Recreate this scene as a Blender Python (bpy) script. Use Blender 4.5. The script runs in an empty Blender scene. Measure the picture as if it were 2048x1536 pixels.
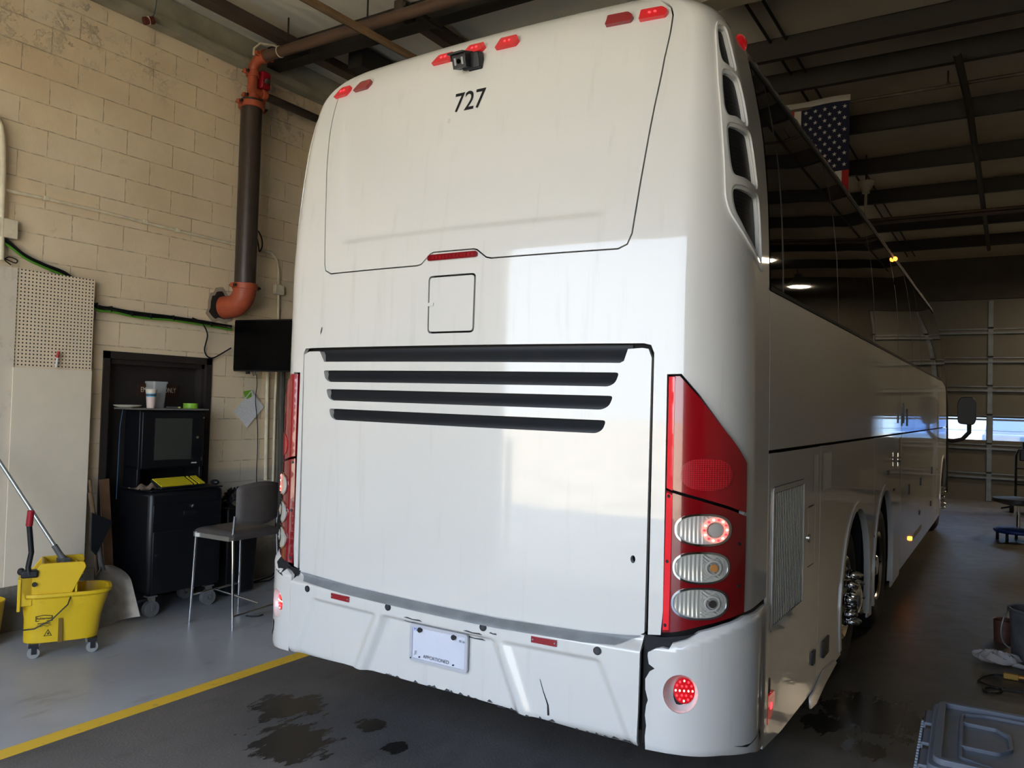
HB = 48.0
import bpy, math, random
from mathutils import Vector, Matrix, geometry
random.seed(7)
PI = math.pi
COL = bpy.context.scene.collection
# ---------------------------------------------------------------- camera frame (image 2048x1536)
FPX = 1594.1
CAM = Vector((2.19, -3.0, 1.8))
_vy = Vector((2022-1024, 836-768, FPX)).normalized()
_vx = -Vector((-1520-1024, 735-768, FPX)).normalized()
_vx = (_vx - _vy*_vx.dot(_vy)).normalized()
_vz = _vx.cross(_vy)
def ray(px, py):
    v = Vector((px-1024, py-768, FPX)); return Vector((_vx.dot(v), _vy.dot(v), _vz.dot(v)))
def atX(px, py, x): d = ray(px, py); return CAM + d*((x-CAM.x)/d.x)
def atY(px, py, y): d = ray(px, py); return CAM + d*((y-CAM.y)/d.y)
def atZ(px, py, z=0.0): d = ray(px, py); return CAM + d*((z-CAM.z)/d.z)
# ---------------------------------------------------------------- materials
def lin(c):
    c = c/255.0
    return c/12.92 if c <= .04045 else ((c+.055)/1.055)**2.4
def rgb(r, g, b): return (lin(r), lin(g), lin(b), 1)
MATS = {}
def mat(name, col, rough=.5, metal=0., coat=0., coat_rough=.03, emit=None, estr=0., alpha=1., spec=.5, var=0., vscale=6., bump=0., bscale=60., trans=0.):
    if name in MATS: return MATS[name]
    m = bpy.data.materials.new(name); m.use_nodes = True; nt = m.node_tree; b = nt.nodes['Principled BSDF']
    b.inputs['Base Color'].default_value = col; b.inputs['Roughness'].default_value = rough
    b.inputs['Metallic'].default_value = metal; b.inputs['Coat Weight'].default_value = coat
    b.inputs['Coat Roughness'].default_value = coat_rough; b.inputs['Alpha'].default_value = alpha
    b.inputs['Specular IOR Level'].default_value = spec
    b.inputs['Transmission Weight'].default_value = trans
    if emit: b.inputs['Emission Color'].default_value = emit; b.inputs['Emission Strength'].default_value = estr
    if var > 0:
        g = nt.nodes.new('ShaderNodeNewGeometry'); n = nt.nodes.new('ShaderNodeTexNoise'); n.inputs['Scale'].default_value = vscale; n.inputs['Detail'].default_value = 6
        nt.links.new(g.outputs['Position'], n.inputs['Vector'])
        r = nt.nodes.new('ShaderNodeMapRange'); r.inputs['To Min'].default_value = 1-var; r.inputs['To Max'].default_value = 1+var*.6
        r.inputs['From Min'].default_value = .3; r.inputs['From Max'].default_value = .7
        nt.links.new(n.outputs['Fac'], r.inputs['Value'])
        mx = nt.nodes.new('ShaderNodeVectorMath'); mx.operation = 'SCALE'; mx.inputs[0].default_value = col[:3]
        nt.links.new(r.outputs['Result'], mx.inputs['Scale']); nt.links.new(mx.outputs[0], b.inputs['Base Color'])
    if bump > 0:
        g = nt.nodes.new('ShaderNodeNewGeometry'); n = nt.nodes.new('ShaderNodeTexNoise'); n.inputs['Scale'].default_value = bscale; n.inputs['Detail'].default_value = 4
        nt.links.new(g.outputs['Position'], n.inputs['Vector'])
        bp = nt.nodes.new('ShaderNodeBump'); bp.inputs['Strength'].default_value = bump; bp.inputs['Distance'].default_value = .005
        nt.links.new(n.outputs['Fac'], bp.inputs['Height']); nt.links.new(bp.outputs['Normal'], b.inputs['Normal'])
    MATS[name] = m; return m
class NT:
    """tiny node helper"""
    def __init__(s, name, rough=.5):
        s.m = bpy.data.materials.new(name); s.m.use_nodes = True; s.t = s.m.node_tree; s.b = s.t.nodes['Principled BSDF']
        s.b.inputs['Roughness'].default_value = rough; MATS[name] = s.m
    def n(s, typ, **k):
        nd = s.t.nodes.new('ShaderNode'+typ)
        for a, v in k.items():
            if a.startswith('i_'):
                key = a[2:]; key = int(key) if key.isdigit() else key.replace('_', ' ')
                s.put(nd.inputs[key], v)
            else: setattr(nd, a, v)
        return nd
    def put(s, inp, v):
        if isinstance(v, bpy.types.NodeSocket): s.t.links.new(v, inp)
        else: inp.default_value = v
    def math(s, op, a, b=None, c=None, clamp=False):
        nd = s.t.nodes.new('ShaderNodeMath'); nd.operation = op; nd.use_clamp = clamp; s.put(nd.inputs[0], a)
        if b is not None: s.put(nd.inputs[1], b)
        if c is not None: s.put(nd.inputs[2], c)
        return nd.outputs[0]
    def mix(s, f, a, b, mode='MIX'):
        nd = s.t.nodes.new('ShaderNodeMix'); nd.data_type = 'RGBA'; nd.blend_type = mode
        s.put(nd.inputs[0], f); s.put(nd.inputs[6], a); s.put(nd.inputs[7], b); return nd.outputs[2]
    def noise(s, vec, scale, detail=5, rough=.55):
        nd = s.n('TexNoise'); s.put(nd.inputs['Vector'], vec); nd.inputs['Scale'].default_value = scale; nd.inputs['Detail'].default_value = detail; nd.inputs['Roughness'].default_value = rough
        return nd.outputs['Fac']
    def ramp(s, v, a, b, lo=0., hi=1.):
        nd = s.n('MapRange'); nd.interpolation_type = 'SMOOTHSTEP'; s.put(nd.inputs[0], v)
        for i, x in zip((1, 2, 3, 4), (a, b, lo, hi)): nd.inputs[i].default_value = x
        return nd.outputs[0]
    def pos(s): return s.n('NewGeometry').outputs['Position']
    def sep(s, v): nd = s.n('SeparateXYZ'); s.put(nd.inputs[0], v); return nd.outputs
    def comb(s, x=0., y=0., z=0.):
        nd = s.n('CombineXYZ'); s.put(nd.inputs[0], x); s.put(nd.inputs[1], y); s.put(nd.inputs[2], z); return nd.outputs[0]
    def bump(s, h, strength, dist=.01):
        nd = s.n('Bump'); nd.inputs['Strength'].default_value = strength; nd.inputs['Distance'].default_value = dist; s.put(nd.inputs['Height'], h)
        s.t.links.new(nd.outputs[0], s.b.inputs['Normal'])
    def set(s, name, v): s.put(s.b.inputs[name], v)
# ---------------------------------------------------------------- mesh building
class MB:
    def __init__(s): s.v = []; s.f = []; s.fm = []; s.cur = 0
    def add(s, vs, fs, M=None):
        o = len(s.v)
        s.v += [tuple(M @ Vector(v)) if M else tuple(v) for v in vs]
        s.f += [tuple(i+o for i in f) for f in fs]; s.fm += [s.cur]*len(fs); return s
    def box(s, c, d, M=None, taper=1.):
        x, y, z = d[0]/2, d[1]/2, d[2]/2; cx, cy, cz = c
        vs = [(cx+i*x*(taper if k < 0 else 1), cy+j*y*(taper if k < 0 else 1), cz+k*z) for k in (-1, 1) for j in (-1, 1) for i in (-1, 1)]
        return s.add(vs, [(0, 2, 3, 1), (4, 5, 7, 6), (0, 1, 5, 4), (2, 6, 7, 3), (0, 4, 6, 2), (1, 3, 7, 5)], M)
    def b2(s, a, b, M=None): # box by corners
        return s.box([(p+q)/2 for p, q in zip(a, b)], [abs(q-p) for p, q in zip(a, b)], M)
    def tube(s, pts, r, n=12, caps=True, M=None, closed=False):
        P = [Vector(p) for p in pts]; R = r if isinstance(r, (list, tuple)) else [r]*len(P)
        vs = []; fs = []; up = None
        for i, p in enumerate(P):
            if closed: t = (P[(i+1) % len(P)]-P[i-1])
            else: t = (P[min(i+1, len(P)-1)]-P[max(i-1, 0)])
            t.normalize()
            if up is None:
                up = Vector((0, 0, 1)) if abs(t.z) < .9 else Vector((1, 0, 0))
            a = t.cross(up)
            if a.length < 1e-5: a = t.orthogonal()
            a.normalize(); b = a.cross(t).normalized(); up = b
            for k in range(n):
                w = 2*PI*k/n; vs.append(p+(a*math.cos(w)+b*math.sin(w))*R[i])
        m = len(P)
        for i in range(m if closed else m-1):
            j = (i+1) % m
            for k in range(n): fs.append((i*n+k, i*n+(k+1) % n, j*n+(k+1) % n, j*n+k))
        if caps and not closed: fs.append(tuple(range(n))); fs.append(tuple((m-1)*n+k for k in reversed(range(n))))
        return s.add(vs, fs, M)
    def cyl(s, a, b, r, r2=None, n=20, M=None): return s.tube([a, b], [r, r if r2 is None else r2], n, True, M)
    def lathe(s, prof, n=32, M=None, c=(0, 0, 0)):
        vs = []; fs = []
        for r, z in prof:
            for k in range(n): w = 2*PI*k/n; vs.append((c[0]+r*math.cos(w), c[1]+r*math.sin(w), c[2]+z))
        for i in range(len(prof)-1):
            for k in range(n): fs.append((i*n+k, i*n+(k+1) % n, (i+1)*n+(k+1) % n, (i+1)*n+k))
        if prof[0][0] > 1e-4: fs.append(tuple(reversed(range(n))))
        if prof[-1][0] > 1e-4: fs.append(tuple((len(prof)-1)*n+k for k in range(n)))
        return s.add(vs, fs, M)
    def prism(s, poly, z0, z1, M=None):
        n = len(poly); vs = [(x, y, z0) for x, y in poly]+[(x, y, z1) for x, y in poly]
        fs = [tuple(reversed(range(n))), tuple(range(n, 2*n))]+[(i, (i+1) % n, n+(i+1) % n, n+i) for i in range(n)]
        return s.add(vs, fs, M)
    def grid(s, fn, nu, nv, M=None, thick=None):
        vs = [fn(i/nu, j/nv) for j in range(nv+1) for i in range(nu+1)]
        fs = [(j*(nu+1)+i, j*(nu+1)+i+1, (j+1)*(nu+1)+i+1, (j+1)*(nu+1)+i) for j in range(nv) for i in range(nu)]
        return s.add(vs, fs, M)
    def sphere(s, c, r, n=16, m=10, sc=(1, 1, 1), M=None):
        return s.lathe([(max(1e-5, r*math.sin(PI*i/m)), -r*math.cos(PI*i/m)*sc[2]) for i in range(m+1)], n, (M or Matrix())@Matrix.Translation(c)@Matrix.Diagonal((sc[0], sc[1], 1, 1)))
    def build(s, name, m, parent=None, loc=(0, 0, 0), rot=None, smooth=35, bevel=0, world=False):
        me = bpy.data.meshes.new(name); me.from_pydata([tuple(v) for v in s.v], [], s.f)
        ms = m if isinstance(m, (list, tuple)) else [m]
        for q in ms: me.materials.append(q)
        if len(ms) > 1: me.polygons.foreach_set('material_index', s.fm)
        import bmesh
        bm = bmesh.new(); bm.from_mesh(me); bmesh.ops.recalc_face_normals(bm, faces=bm.faces); bm.to_mesh(me); bm.free()
        if smooth:
            me.polygons.foreach_set('use_smooth', [True]*len(me.polygons)); me.set_sharp_from_angle(angle=math.radians(smooth))
        o = bpy.data.objects.new(name, me); COL.objects.link(o); o.location = loc
        if rot: o.rotation_euler = rot
        if parent: o.parent = parent
        if bevel:
            b = o.modifiers.new('bevel', 'BEVEL'); b.width = bevel; b.segments = 2; b.limit_method = 'ANGLE'; b.angle_limit = math.radians(40)
        return o
def link_mesh(name, vs, fs, m, parent=None, normals=None):
    me = bpy.data.meshes.new(name); me.from_pydata(vs, [], fs); me.materials.append(m)
    me.polygons.foreach_set('use_smooth', [True]*len(me.polygons))
    if normals: me.normals_split_custom_set_from_vertices(normals)
    o = bpy.data.objects.new(name, me); COL.objects.link(o)
    if parent: o.parent = parent
    return o
def tag(o, label=None, cat=None, group=None, kind=None):
    if label: o['label'] = label
    if cat: o['category'] = cat
    if group: o['group'] = group
    if kind: o['kind'] = kind
    return o
def thing(name, label, cat, loc=(0, 0, 0), rz=0., group=None):
    o = bpy.data.objects.new(name, None); COL.objects.link(o); o.location = loc; o.rotation_euler = (0, 0, rz); o.empty_display_size = .1
    return tag(o, label, cat, group)
def struct(o): o['kind'] = 'structure'; return o
def text_mesh(body, size, extrude=0., font_shear=0., sx=1., bold=0.):
    cu = bpy.data.curves.new('txt', 'FONT'); cu.body = body; cu.size = size; cu.extrude = extrude; cu.align_x = 'CENTER'; cu.align_y = 'CENTER'; cu.shear = font_shear; cu.offset = bold; cu.resolution_u = 6
    ob = bpy.data.objects.new('txt', cu); COL.objects.link(ob); bpy.context.view_layer.update()
    me = ob.to_mesh(); vs = [(v.co.x*sx, v.co.y, v.co.z) for v in me.vertices]; fs = [tuple(p.vertices) for p in me.polygons]
    ob.to_mesh_clear(); bpy.data.objects.remove(ob); bpy.data.curves.remove(cu); return vs, fs
# ---------------------------------------------------------------- polygons
def round_poly(pts, r, seg=5):
    out = []; n = len(pts)
    for i in range(n):
        p0, p, p1 = Vector(pts[i-1]), Vector(pts[i]), Vector(pts[(i+1) % n])
        a, b = (p0-p), (p1-p); ri = r[i] if isinstance(r, (list, tuple)) else r
        d = min(ri, a.length*.45, b.length*.45)
        if d < 1e-4: out.append(tuple(p)); continue
        a = p+a.normalized()*d; b = p+b.normalized()*d
        for k in range(seg+1):
            t = k/seg; q = a*(1-t)**2+p*2*t*(1-t)+b*t*t; out.append(tuple(q))
    return out
def grow(pts, d):
    n = len(pts); A = sum(pts[i-1][0]*pts[i][1]-pts[i][0]*pts[i-1][1] for i in range(n)); sg = 1 if A > 0 else -1; out = []
    for i in range(n):
        p0, p, p1 = Vector(pts[i-1]), Vector(pts[i]), Vector(pts[(i+1) % n])
        e0 = (p-p0); e1 = (p1-p)
        if e0.length < 1e-7 or e1.length < 1e-7: out.append(tuple(p)); continue
        e0.normalize(); e1.normalize(); n0 = Vector((e0.y, -e0.x))*sg; n1 = Vector((e1.y, -e1.x))*sg
        m = n0+n1
        if m.length < .3: m = n0
        m.normalize(); k = d/max(.4, m.dot(n0)); out.append(tuple(p+m*k))
    return out
def pip(x, y, poly):
    c = False; n = len(poly); j = n-1
    for i in range(n):
        xi, yi = poly[i]; xj, yj = poly[j]
        if (yi > y) != (yj > y) and x < (xj-xi)*(y-yi)/(yj-yi)+xi: c = not c
        j = i
    return c
def dens(poly, st):
    out = []; n = len(poly)
    for i in range(n):
        a = poly[i]; b = poly[(i+1) % n]; L = math.hypot(a[0]-b[0], a[1]-b[1]); k = max(1, int(math.ceil(L/st)))
        for q in range(k): out.append((a[0]+(b[0]-a[0])*q/k, a[1]+(b[1]-a[1])*q/k))
    return out
def smooth_path(P, k=5):
    P = [Vector(p) for p in P]; out = []; n = len(P)
    for i in range(n-1):
        a, b, c, d = P[max(i-1, 0)], P[i], P[i+1], P[min(i+2, n-1)]
        for q in range(k):
            t = q/k; out.append(tuple(.5*((2*b)+(c-a)*t+(2*a-5*b+4*c-d)*t*t+(3*b-a-3*c+d)*t**3)))
    out.append(tuple(P[-1])); return out
def mirror(poly): return [(-x, z) for x, z in reversed(poly)]
def ellipse(cx, cy, rx, ry, n=28, p=1.): 
    return [(cx+rx*math.copysign(abs(math.cos(2*PI*k/n))**p, math.cos(2*PI*k/n)), cy+ry*math.copysign(abs(math.sin(2*PI*k/n))**p, math.sin(2*PI*k/n))) for k in range(n)]
def smooth_tab(T,v):
    # catmull-rom (monotone-ish)
    n=len(T)
    if v<=T[0][0]: return T[0][1]
    if v>=T[-1][0]: return T[-1][1]
    for i in range(n-1):
        if v<=T[i+1][0]:
            x0,y0=T[i];x1,y1=T[i+1]
            m0=(y1-T[i-1][1])/(x1-T[i-1][0]) if i>0 else (y1-y0)/(x1-x0)
            m1=(T[i+2][1]-y0)/(T[i+2][0]-x0) if i<n-2 else (y1-y0)/(x1-x0)
            h=x1-x0;t=(v-x0)/h
            return (2*t**3-3*t*t+1)*y0+(t**3-2*t*t+t)*h*m0+(-2*t**3+3*t*t)*y1+(t**3-t*t)*h*m1
WT=[(.3,1.29),(.9,1.295),(1.7,1.293),(2.35,1.282),(2.66,1.271),(2.9,1.252),(3.07,1.230),(3.28,1.190),(3.42,1.155),(3.48,1.128),(3.53,1.08),(3.57,1.0),(3.61,.87),(3.64,.70),(3.67,.45),(3.69,.2)]
YT=[(.3,-.05),(2.3,-.053),(2.5,-.05),(2.85,-.018),(3.24,.035),(3.42,.075),(3.48,.095),(3.53,.12),(3.57,.15),(3.61,.205),(3.64,.29),(3.67,.5),(3.69,1.0)]
FT=[(.3,12.75),(1.7,12.8),(2.2,12.75),(2.6,12.5),(3.0,12.1),(3.4,11.5),(3.5,11.2),(3.61,10.7),(3.69,9.6)]
KT=[(.3,1.),(2.2,1.),(2.9,.82),(3.25,.6),(3.45,.5),(3.55,.6),(3.69,.9)]
XC=1.02; CA=.235; CB=.30; BOW=.055
SC=.42  # s-length of corner
SIDE0=XC+SC   # s where side starts
def S(s,z):
    """s: |s|<XC rear face, then corner, then side where y = yside0 + (|s|-SIDE0)"""
    W=smooth_tab(WT,z); y0=smooth_tab(YT,z)
    sg=1 if s>=0 else -1; a=abs(s)
    k=W/1.29
    kk=smooth_tab(KT,z); ca=CA*k*kk; cb=CB*kk
    xc=W-ca
    if a<=XC:
        x=xc*a/XC; y=y0+BOW*(x/1.0)**2
    else:
        t=min(1,(a-XC)/SC); th=t*math.pi/2
        x=xc+ca*math.sin(th); y=y0+BOW*(x/1.0)**2+cb*(1-math.cos(th))
        if a>SIDE0:
            u=a-SIDE0; f=smooth_tab(FT,z); yend=y
            y=u+.35+(yend-.35)*max(0,1-u/1.5)
            if y>f-1.0:
                t=min(1,(y-f+1.0)/.9); th=t*math.pi/2; y2=y
                x=W-.5*(1-math.cos(th)); y=f-1.0+.8*math.sin(th)
                if t>=1:
                    q=min(1,(y2-f+.1)/.79); x=(W-.5)*(1-q); y=f-.2+.2*(1-(1-q)**2)
    return (sg*x,y,z)
SMAX = 14.45
def s_at(y, z):
    lo, hi = XC, SIDE0+12
    for _ in range(40):
        m = (lo+hi)/2
        if S(m, z)[1] < y: lo = m
        else: hi = m
    return (lo+hi)/2
def nrm(s, z, off=None):
    h = 2e-3; z = min(z, 3.685)
    def P(a, b):
        p = Vector(S(a, b))
        return p
    if abs(s) < 1e-6: s = 1e-4
    n = (P(s+h, z)-P(s-h, z)).cross(P(s, z+h)-P(s, z-h)).normalized()
    return n
def SO(s, z, off=0., fn=None):
    p = Vector(S(s, z)); o = off+(fn(s, z) if fn else 0.)
    return p+nrm(s, z)*o if o else p
def SN(s, z, fn):
    if not fn: return nrm(s, z)
    h = 4e-3
    return (SO(s+h, z, 0, fn)-SO(s-h, z, 0, fn)).cross(SO(s, z+h, 0, fn)-SO(s, z-h, 0, fn)).normalized()
def glines(a, b, side=1):
    """grid lines in s, fine round the corners"""
    out = []; s = -SMAX
    while s < SMAX:
        A = abs(s); out.append(s)
        s += .085 if A < XC-.04 else .03 if A < SIDE0+.05 else .22 if A < SIDE0+9.8 else .1
    return [q for q in out if a < q < b]
def zlines(a, b):
    out = []; z = .25
    while z < 3.69:
        out.append(z); z += .16 if z < 2.2 else .08 if z < 3.3 else .03 if z < 3.5 else .014
    return [q for q in out if a < q < b]
def patch(name, outline, m, parent=None, holes=(), off=0., thick=.012, fn=None, dst=None, gs=None, gz=None):
    """a panel lying on the coach body: outline and holes in (s, z), thickness inward"""
    st = dst or .06
    loops = []
    for L in [outline]+list(holes):
        D = []; L = list(L)
        n = len(L)
        for i in range(n):
            a = L[i]; b = L[(i+1) % n]; mid = abs((a[0]+b[0])/2)
            stp = st if mid < SIDE0+.15 else .2
            ln = math.hypot(a[0]-b[0], a[1]-b[1]); k = max(1, int(math.ceil(ln/stp)))
            for q in range(k): D.append((a[0]+(b[0]-a[0])*q/k, a[1]+(b[1]-a[1])*q/k))
        loops.append(D)
    xs = [p[0] for p in loops[0]]; zs = [p[1] for p in loops[0]]
    GS = gs or glines(min(xs), max(xs)); GZ = gz or zlines(min(zs), max(zs))
    pts = []; edges = []
    for D in loops:
        o = len(pts); pts += [Vector(p) for p in D]; edges += [(o+i, o+(i+1) % len(D)) for i in range(len(D))]
    nb = len(pts)
    for a in GS:
        for b in GZ:
            if pip(a, b, loops[0]) and not any(pip(a, b, h) for h in loops[1:]): pts.append(Vector((a, b)))
    V, E, F, ov, oe, of = geometry.delaunay_2d_cdt(pts, edges, [], 0, 1e-5)
    fs = []
    for f in F:
        cx = sum(V[i].x for i in f)/len(f); cz = sum(V[i].y for i in f)/len(f)
        if pip(cx, cz, loops[0]) and not any(pip(cx, cz, h) for h in loops[1:]): fs.append(tuple(f))
    vs = []; ns = []
    for v in V: vs.append(SO(v.x, v.y, off, fn)); ns.append(SN(v.x, v.y, fn))
    # face orientation
    if fs:
        tot = sum((vs[f[1]]-vs[f[0]]).cross(vs[f[2]]-vs[f[0]]).dot(ns[f[0]]) for f in fs)
        if tot < 0: fs = [tuple(reversed(f)) for f in fs]
    if thick:
        for li, D in enumerate(loops):
            A = sum(D[i-1][0]*D[i][1]-D[i][0]*D[i-1][1] for i in range(len(D)))
            sgn = (1 if A > 0 else -1)*(1 if li == 0 else -1)
            k = len(D); base = len(vs)
            for i in range(k):
                p = D[i]; e = Vector(D[(i+1) % k])-Vector(D[i-1]); e.normalize()
                top = SO(p[0], p[1], off, fn); n0 = nrm(p[0], p[1])
                pe = SO(p[0]+e.x*.004, min(3.689, p[1]+e.y*.004), off, fn)-top
                side = pe.cross(n0)
                side = side.normalized()*sgn if side.length > 1e-9 else n0
                vs += [top, top-n0*thick]; ns += [side, side]
            for i in range(k):
                j = (i+1) % k; q = (base+2*i, base+2*i+1, base+2*j+1, base+2*j)
                g = (vs[q[1]]-vs[q[0]]).cross(vs[q[2]]-vs[q[0]])
                fs.append(q if g.dot(ns[q[0]]) > 0 else tuple(reversed(q)))
    return link_mesh(name, [tuple(v) for v in vs], fs, m, parent, [tuple(n) for n in ns])
def sym(name, L, m, parent=None, **k):
    return [patch(name, L, m, parent, **k), patch(name, mirror(L), m, parent, **{**k, 'holes': [mirror(h) for h in k.get('holes', ())], 'fn': (lambda s, z, f=k.get('fn'): f(-s, z)) if k.get('fn') else None})]
def yz(L): return [(s_at(y, z), z) for y, z in L]
def sstep(a, b, x):
    t = min(1, max(0, (x-a)/(b-a))); return t*t*(3-2*t)
# ================================================================ coach
W_ = NT('coach_white_paint', .30)
g = W_.pos(); n1 = W_.noise(g, 1.3, 4); st_ = W_.n('Mapping'); W_.put(st_.inputs[0], g); st_.inputs['Scale'].default_value = (9, 9, .7); n2 = W_.noise(st_.outputs[0], 2.2, 6)
c = W_.mix(W_.ramp(n2, .56, .78, 0, .16), rgb(207, 205, 199), rgb(156, 150, 136)); W_.set('Base Color', c)
W_.set('Coat Weight', 1.); W_.set('Coat Roughness', W_.ramp(n1, .3, .75, .02, .09)); W_.set('Coat IOR', 1.55); W_.set('Roughness', .45)
WHITE = W_.m
BLACKGAP = mat('black_gap', rgb(14, 14, 15), .8)
BLACKP = mat('black_plastic', rgb(22, 24, 28), .45, var=.15)
LOUV = mat('louver_black', rgb(13, 15, 20), .55)
MESH = NT('black_mesh_grille', .5)
sp = MESH.sep(MESH.pos())
a = MESH.math('FRACT', MESH.math('MULTIPLY', sp[2], 62.)); b = MESH.math('FRACT', MESH.math('MULTIPLY', MESH.math('ADD', sp[0], sp[1]), 50.))
h = MESH.math('MINIMUM', MESH.math('ABSOLUTE', MESH.math('SUBTRACT', a, .5)), MESH.math('ABSOLUTE', MESH.math('SUBTRACT', b, .5)))
MESH.set('Base Color', MESH.mix(MESH.ramp(h, .1, .2), rgb(36, 36, 36), rgb(5, 5, 6))); MESH.set('Specular IOR Level', .3)
GLASS_T = mat('tinted_window_glass', rgb(4, 5, 6), .02, spec=.42)
RUBBER = mat('tyre_rubber', rgb(26, 26, 27), .75, var=.2, vscale=14)
CHROME = mat('chrome', rgb(225, 225, 225), .07, metal=1.)
ALU = mat('polished_aluminium', rgb(190, 188, 182), .2, metal=1., var=.1)
REDLENS = mat('red_lens', rgb(140, 6, 18), .22, coat=1., coat_rough=.02)
REDDARK = mat('dark_red_lens', rgb(118, 4, 12), .2, coat=1., coat_rough=.02)
REDDAYLIGHT = mat('facet_daylight_red', rgb(236, 32, 44), .3, coat=1., coat_rough=.02)  # lens red painted lighter, as the chamfer looks in daylight
REDGLOW = mat('lit_red_led', rgb(230, 20, 25), .3, emit=(1, .02, .03, 1), estr=1.4)
REDLIT = mat('lit_red_lens', rgb(176, 8, 18), .2, coat=1., emit=(1, .01, .02, 1), estr=.05)
PINKLED = mat('pale_lit_led', rgb(255, 190, 175), .3, emit=(1, .42, .33, 1), estr=.8)
SILVER = mat('lamp_reflector', rgb(196, 190, 180), .25, metal=.15, coat=1.)
CLEARW = mat('clear_lamp_glass', rgb(176, 174, 164), .2, metal=.15, coat=1.)
AMBER = mat('amber_bulb', rgb(190, 130, 70), .25, coat=1)
AMBERLIT = mat('lit_amber', rgb(240, 90, 20), .3, emit=(1, .2, .02, 1), estr=2.5)
LGREY = mat('grey_ledge', rgb(128, 132, 134), .55, var=.25, vscale=9)
coach = thing('coach_bus', 'white motor coach numbered 727, seen from behind, parked in the workshop bay', 'bus', (0, 0, 0))
# inner dark shell, with wheel openings
arches = [(3.0, .60, .62), (4.42, .57, .64), (11.32, .60, .62)]
def arch_poly(cy, ry, rz, zb=.3, side=1, g=0.):
    L = [(cy-ry-g, zb)]+[(cy+(ry+g)*math.cos(t*PI/16), .52+(rz+g)*math.sin(t*PI/16)) for t in range(16, -1, -1)]+[(cy+ry+g, zb)]
    P = [(y-.35+SIDE0, z) for y, z in L]
    return P if side > 0 else [(-a, b) for a, b in reversed(P)]
sh = []
for sd in (1, -1):
    for (cy, ry, rz) in arches: sh.append(arch_poly(cy, ry, rz, .515, sd, .03))
patch('inner_shell', [(-SMAX, .50), (SMAX, .50), (SMAX, 3.675), (-SMAX, 3.675)], BLACKGAP, coach, holes=sh, off=-.05, thick=0)
# engine door with its louvre openings
def s4(l): return [((a-b2)/2 if False else a, z) for a, z in l]
SL = [[(-.838, 1.945), (-.822, 1.903), (-.79, 1.886), (.788, 1.882), (.816, 1.898), (.832, 1.940)],
      [(-.811, 1.849), (-.796, 1.808), (-.764, 1.791), (.760, 1.786), (.792, 1.803), (.808, 1.844)],
      [(-.783, 1.749), (-.771, 1.709), (-.736, 1.692), (.738, 1.688), (.766, 1.704), (.780, 1.743)]]
SL = [[(a*.972, z) for a, z in l] for l in SL]
DL, DR = -.958, .938
door = [(DL+.012, .898), (-.86, .879), (-.566, .868), (0, .862), (.299, .860), (.70, .868), (.832, .878), (.915, .896), (DR-.008, .905), (DR, 2.0), (.925, 2.036), (.90, 2.040), (.842, 2.036), (.826, 1.987), (.81, 1.979), (-.811, 1.990), (-.848, 2.045), (-.93, 2.046), (DL-.012, 2.03)]
lock_hole = ellipse(.879, 1.19, .010, .016, 12)
patch('engine_door', door, WHITE, coach, holes=[round_poly(l, .015, 3) for l in SL]+[lock_hole], thick=.03)
patch('louvre_backing', [(-.93, 1.66), (.93, 1.66), (.93, 2.055), (-.93, 2.055)], BLACKGAP, coach, off=-.044, thick=0)
for i, (l, dz) in enumerate(zip([[(-.845, 2.05), (-.811, 1.99), (.81, 1.979), (.842, 2.04)]]+SL, (0, 0, 0, 0))):
    z0 = min(p[1] for p in l); z1 = max(p[1] for p in l); a = min(p[0] for p in l); b = max(p[0] for p in l)
    f = lambda s, z, z0=z0, z1=z1: -.036+.026*sstep(z1+.0, z0, z)
    patch('louvre_blade', [(a-.01, z0-.006), (b+.01, z0-.006), (b+.01, z1+.004), (a-.01, z1+.004)], LOUV, coach, fn=f, thick=0, gs=[a+.018*q for q in range(1, int((b-a)/.018))], dst=.02, gz=[z0+(z1-z0)*q/8 for q in range(1, 8)])
# upper rear panel
rwp = [(-.935, 3.545), (-.925, 3.48), (-.915, 3.40), (-.905, 3.22), (-.885, 3.0), (-.864, 2.853), (-.842, 2.65), (-.828, 2.50), (-.818, 2.468), (-.780, 2.450), (-.203, 2.446), (-.180, 2.451), (-.130, 2.496), (-.110, 2.503), (.112, 2.501), (.130, 2.496), (.180, 2.458), (.205, 2.452), (.787, 2.452), (.822, 2.468), (.838, 2.51), (.856, 2.731), (.887, 3.05), (.912, 3.25), (.938, 3.41), (.958, 3.49), (.972, 3.545)]
rwp += [(.965, 3.68), (-.93, 3.68)]
def rw_off(s, z):
    # recessed inner field with a soft step above the lower edge
    e = .70+(z-2.6)*.16
    return -.014*sstep(2.585, 2.625, z)*sstep(e+.035, e-.03, abs(s))*sstep(3.45, 3.2, z)
patch('rear_upper_panel', rwp, WHITE, coach, fn=rw_off, thick=.02, gs=[i*.035 for i in range(-32, 33)], gz=[2.46+i*.028 for i in range(5)]+[2.575+i*.012 for i in range(6)]+[2.66+i*.05 for i in range(13)]+[3.3+i*.03 for i in range(8)]+[3.54+i*.014 for i in range(11)])
hatch = [(-.129, 2.384), (.126, 2.384), (.124, 2.121), (-.127, 2.121)]
hz = round_poly(hatch, .022)
patch('filler_hatch', grow(hz, -.005), WHITE, coach, thick=.02, off=.001)
patch('hatch_latch', round_poly([(-.128, 2.262), (-.128, 2.245), (-.098, 2.245), (-.098, 2.262)], .004), WHITE, coach, off=.005, thick=.006)
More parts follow.
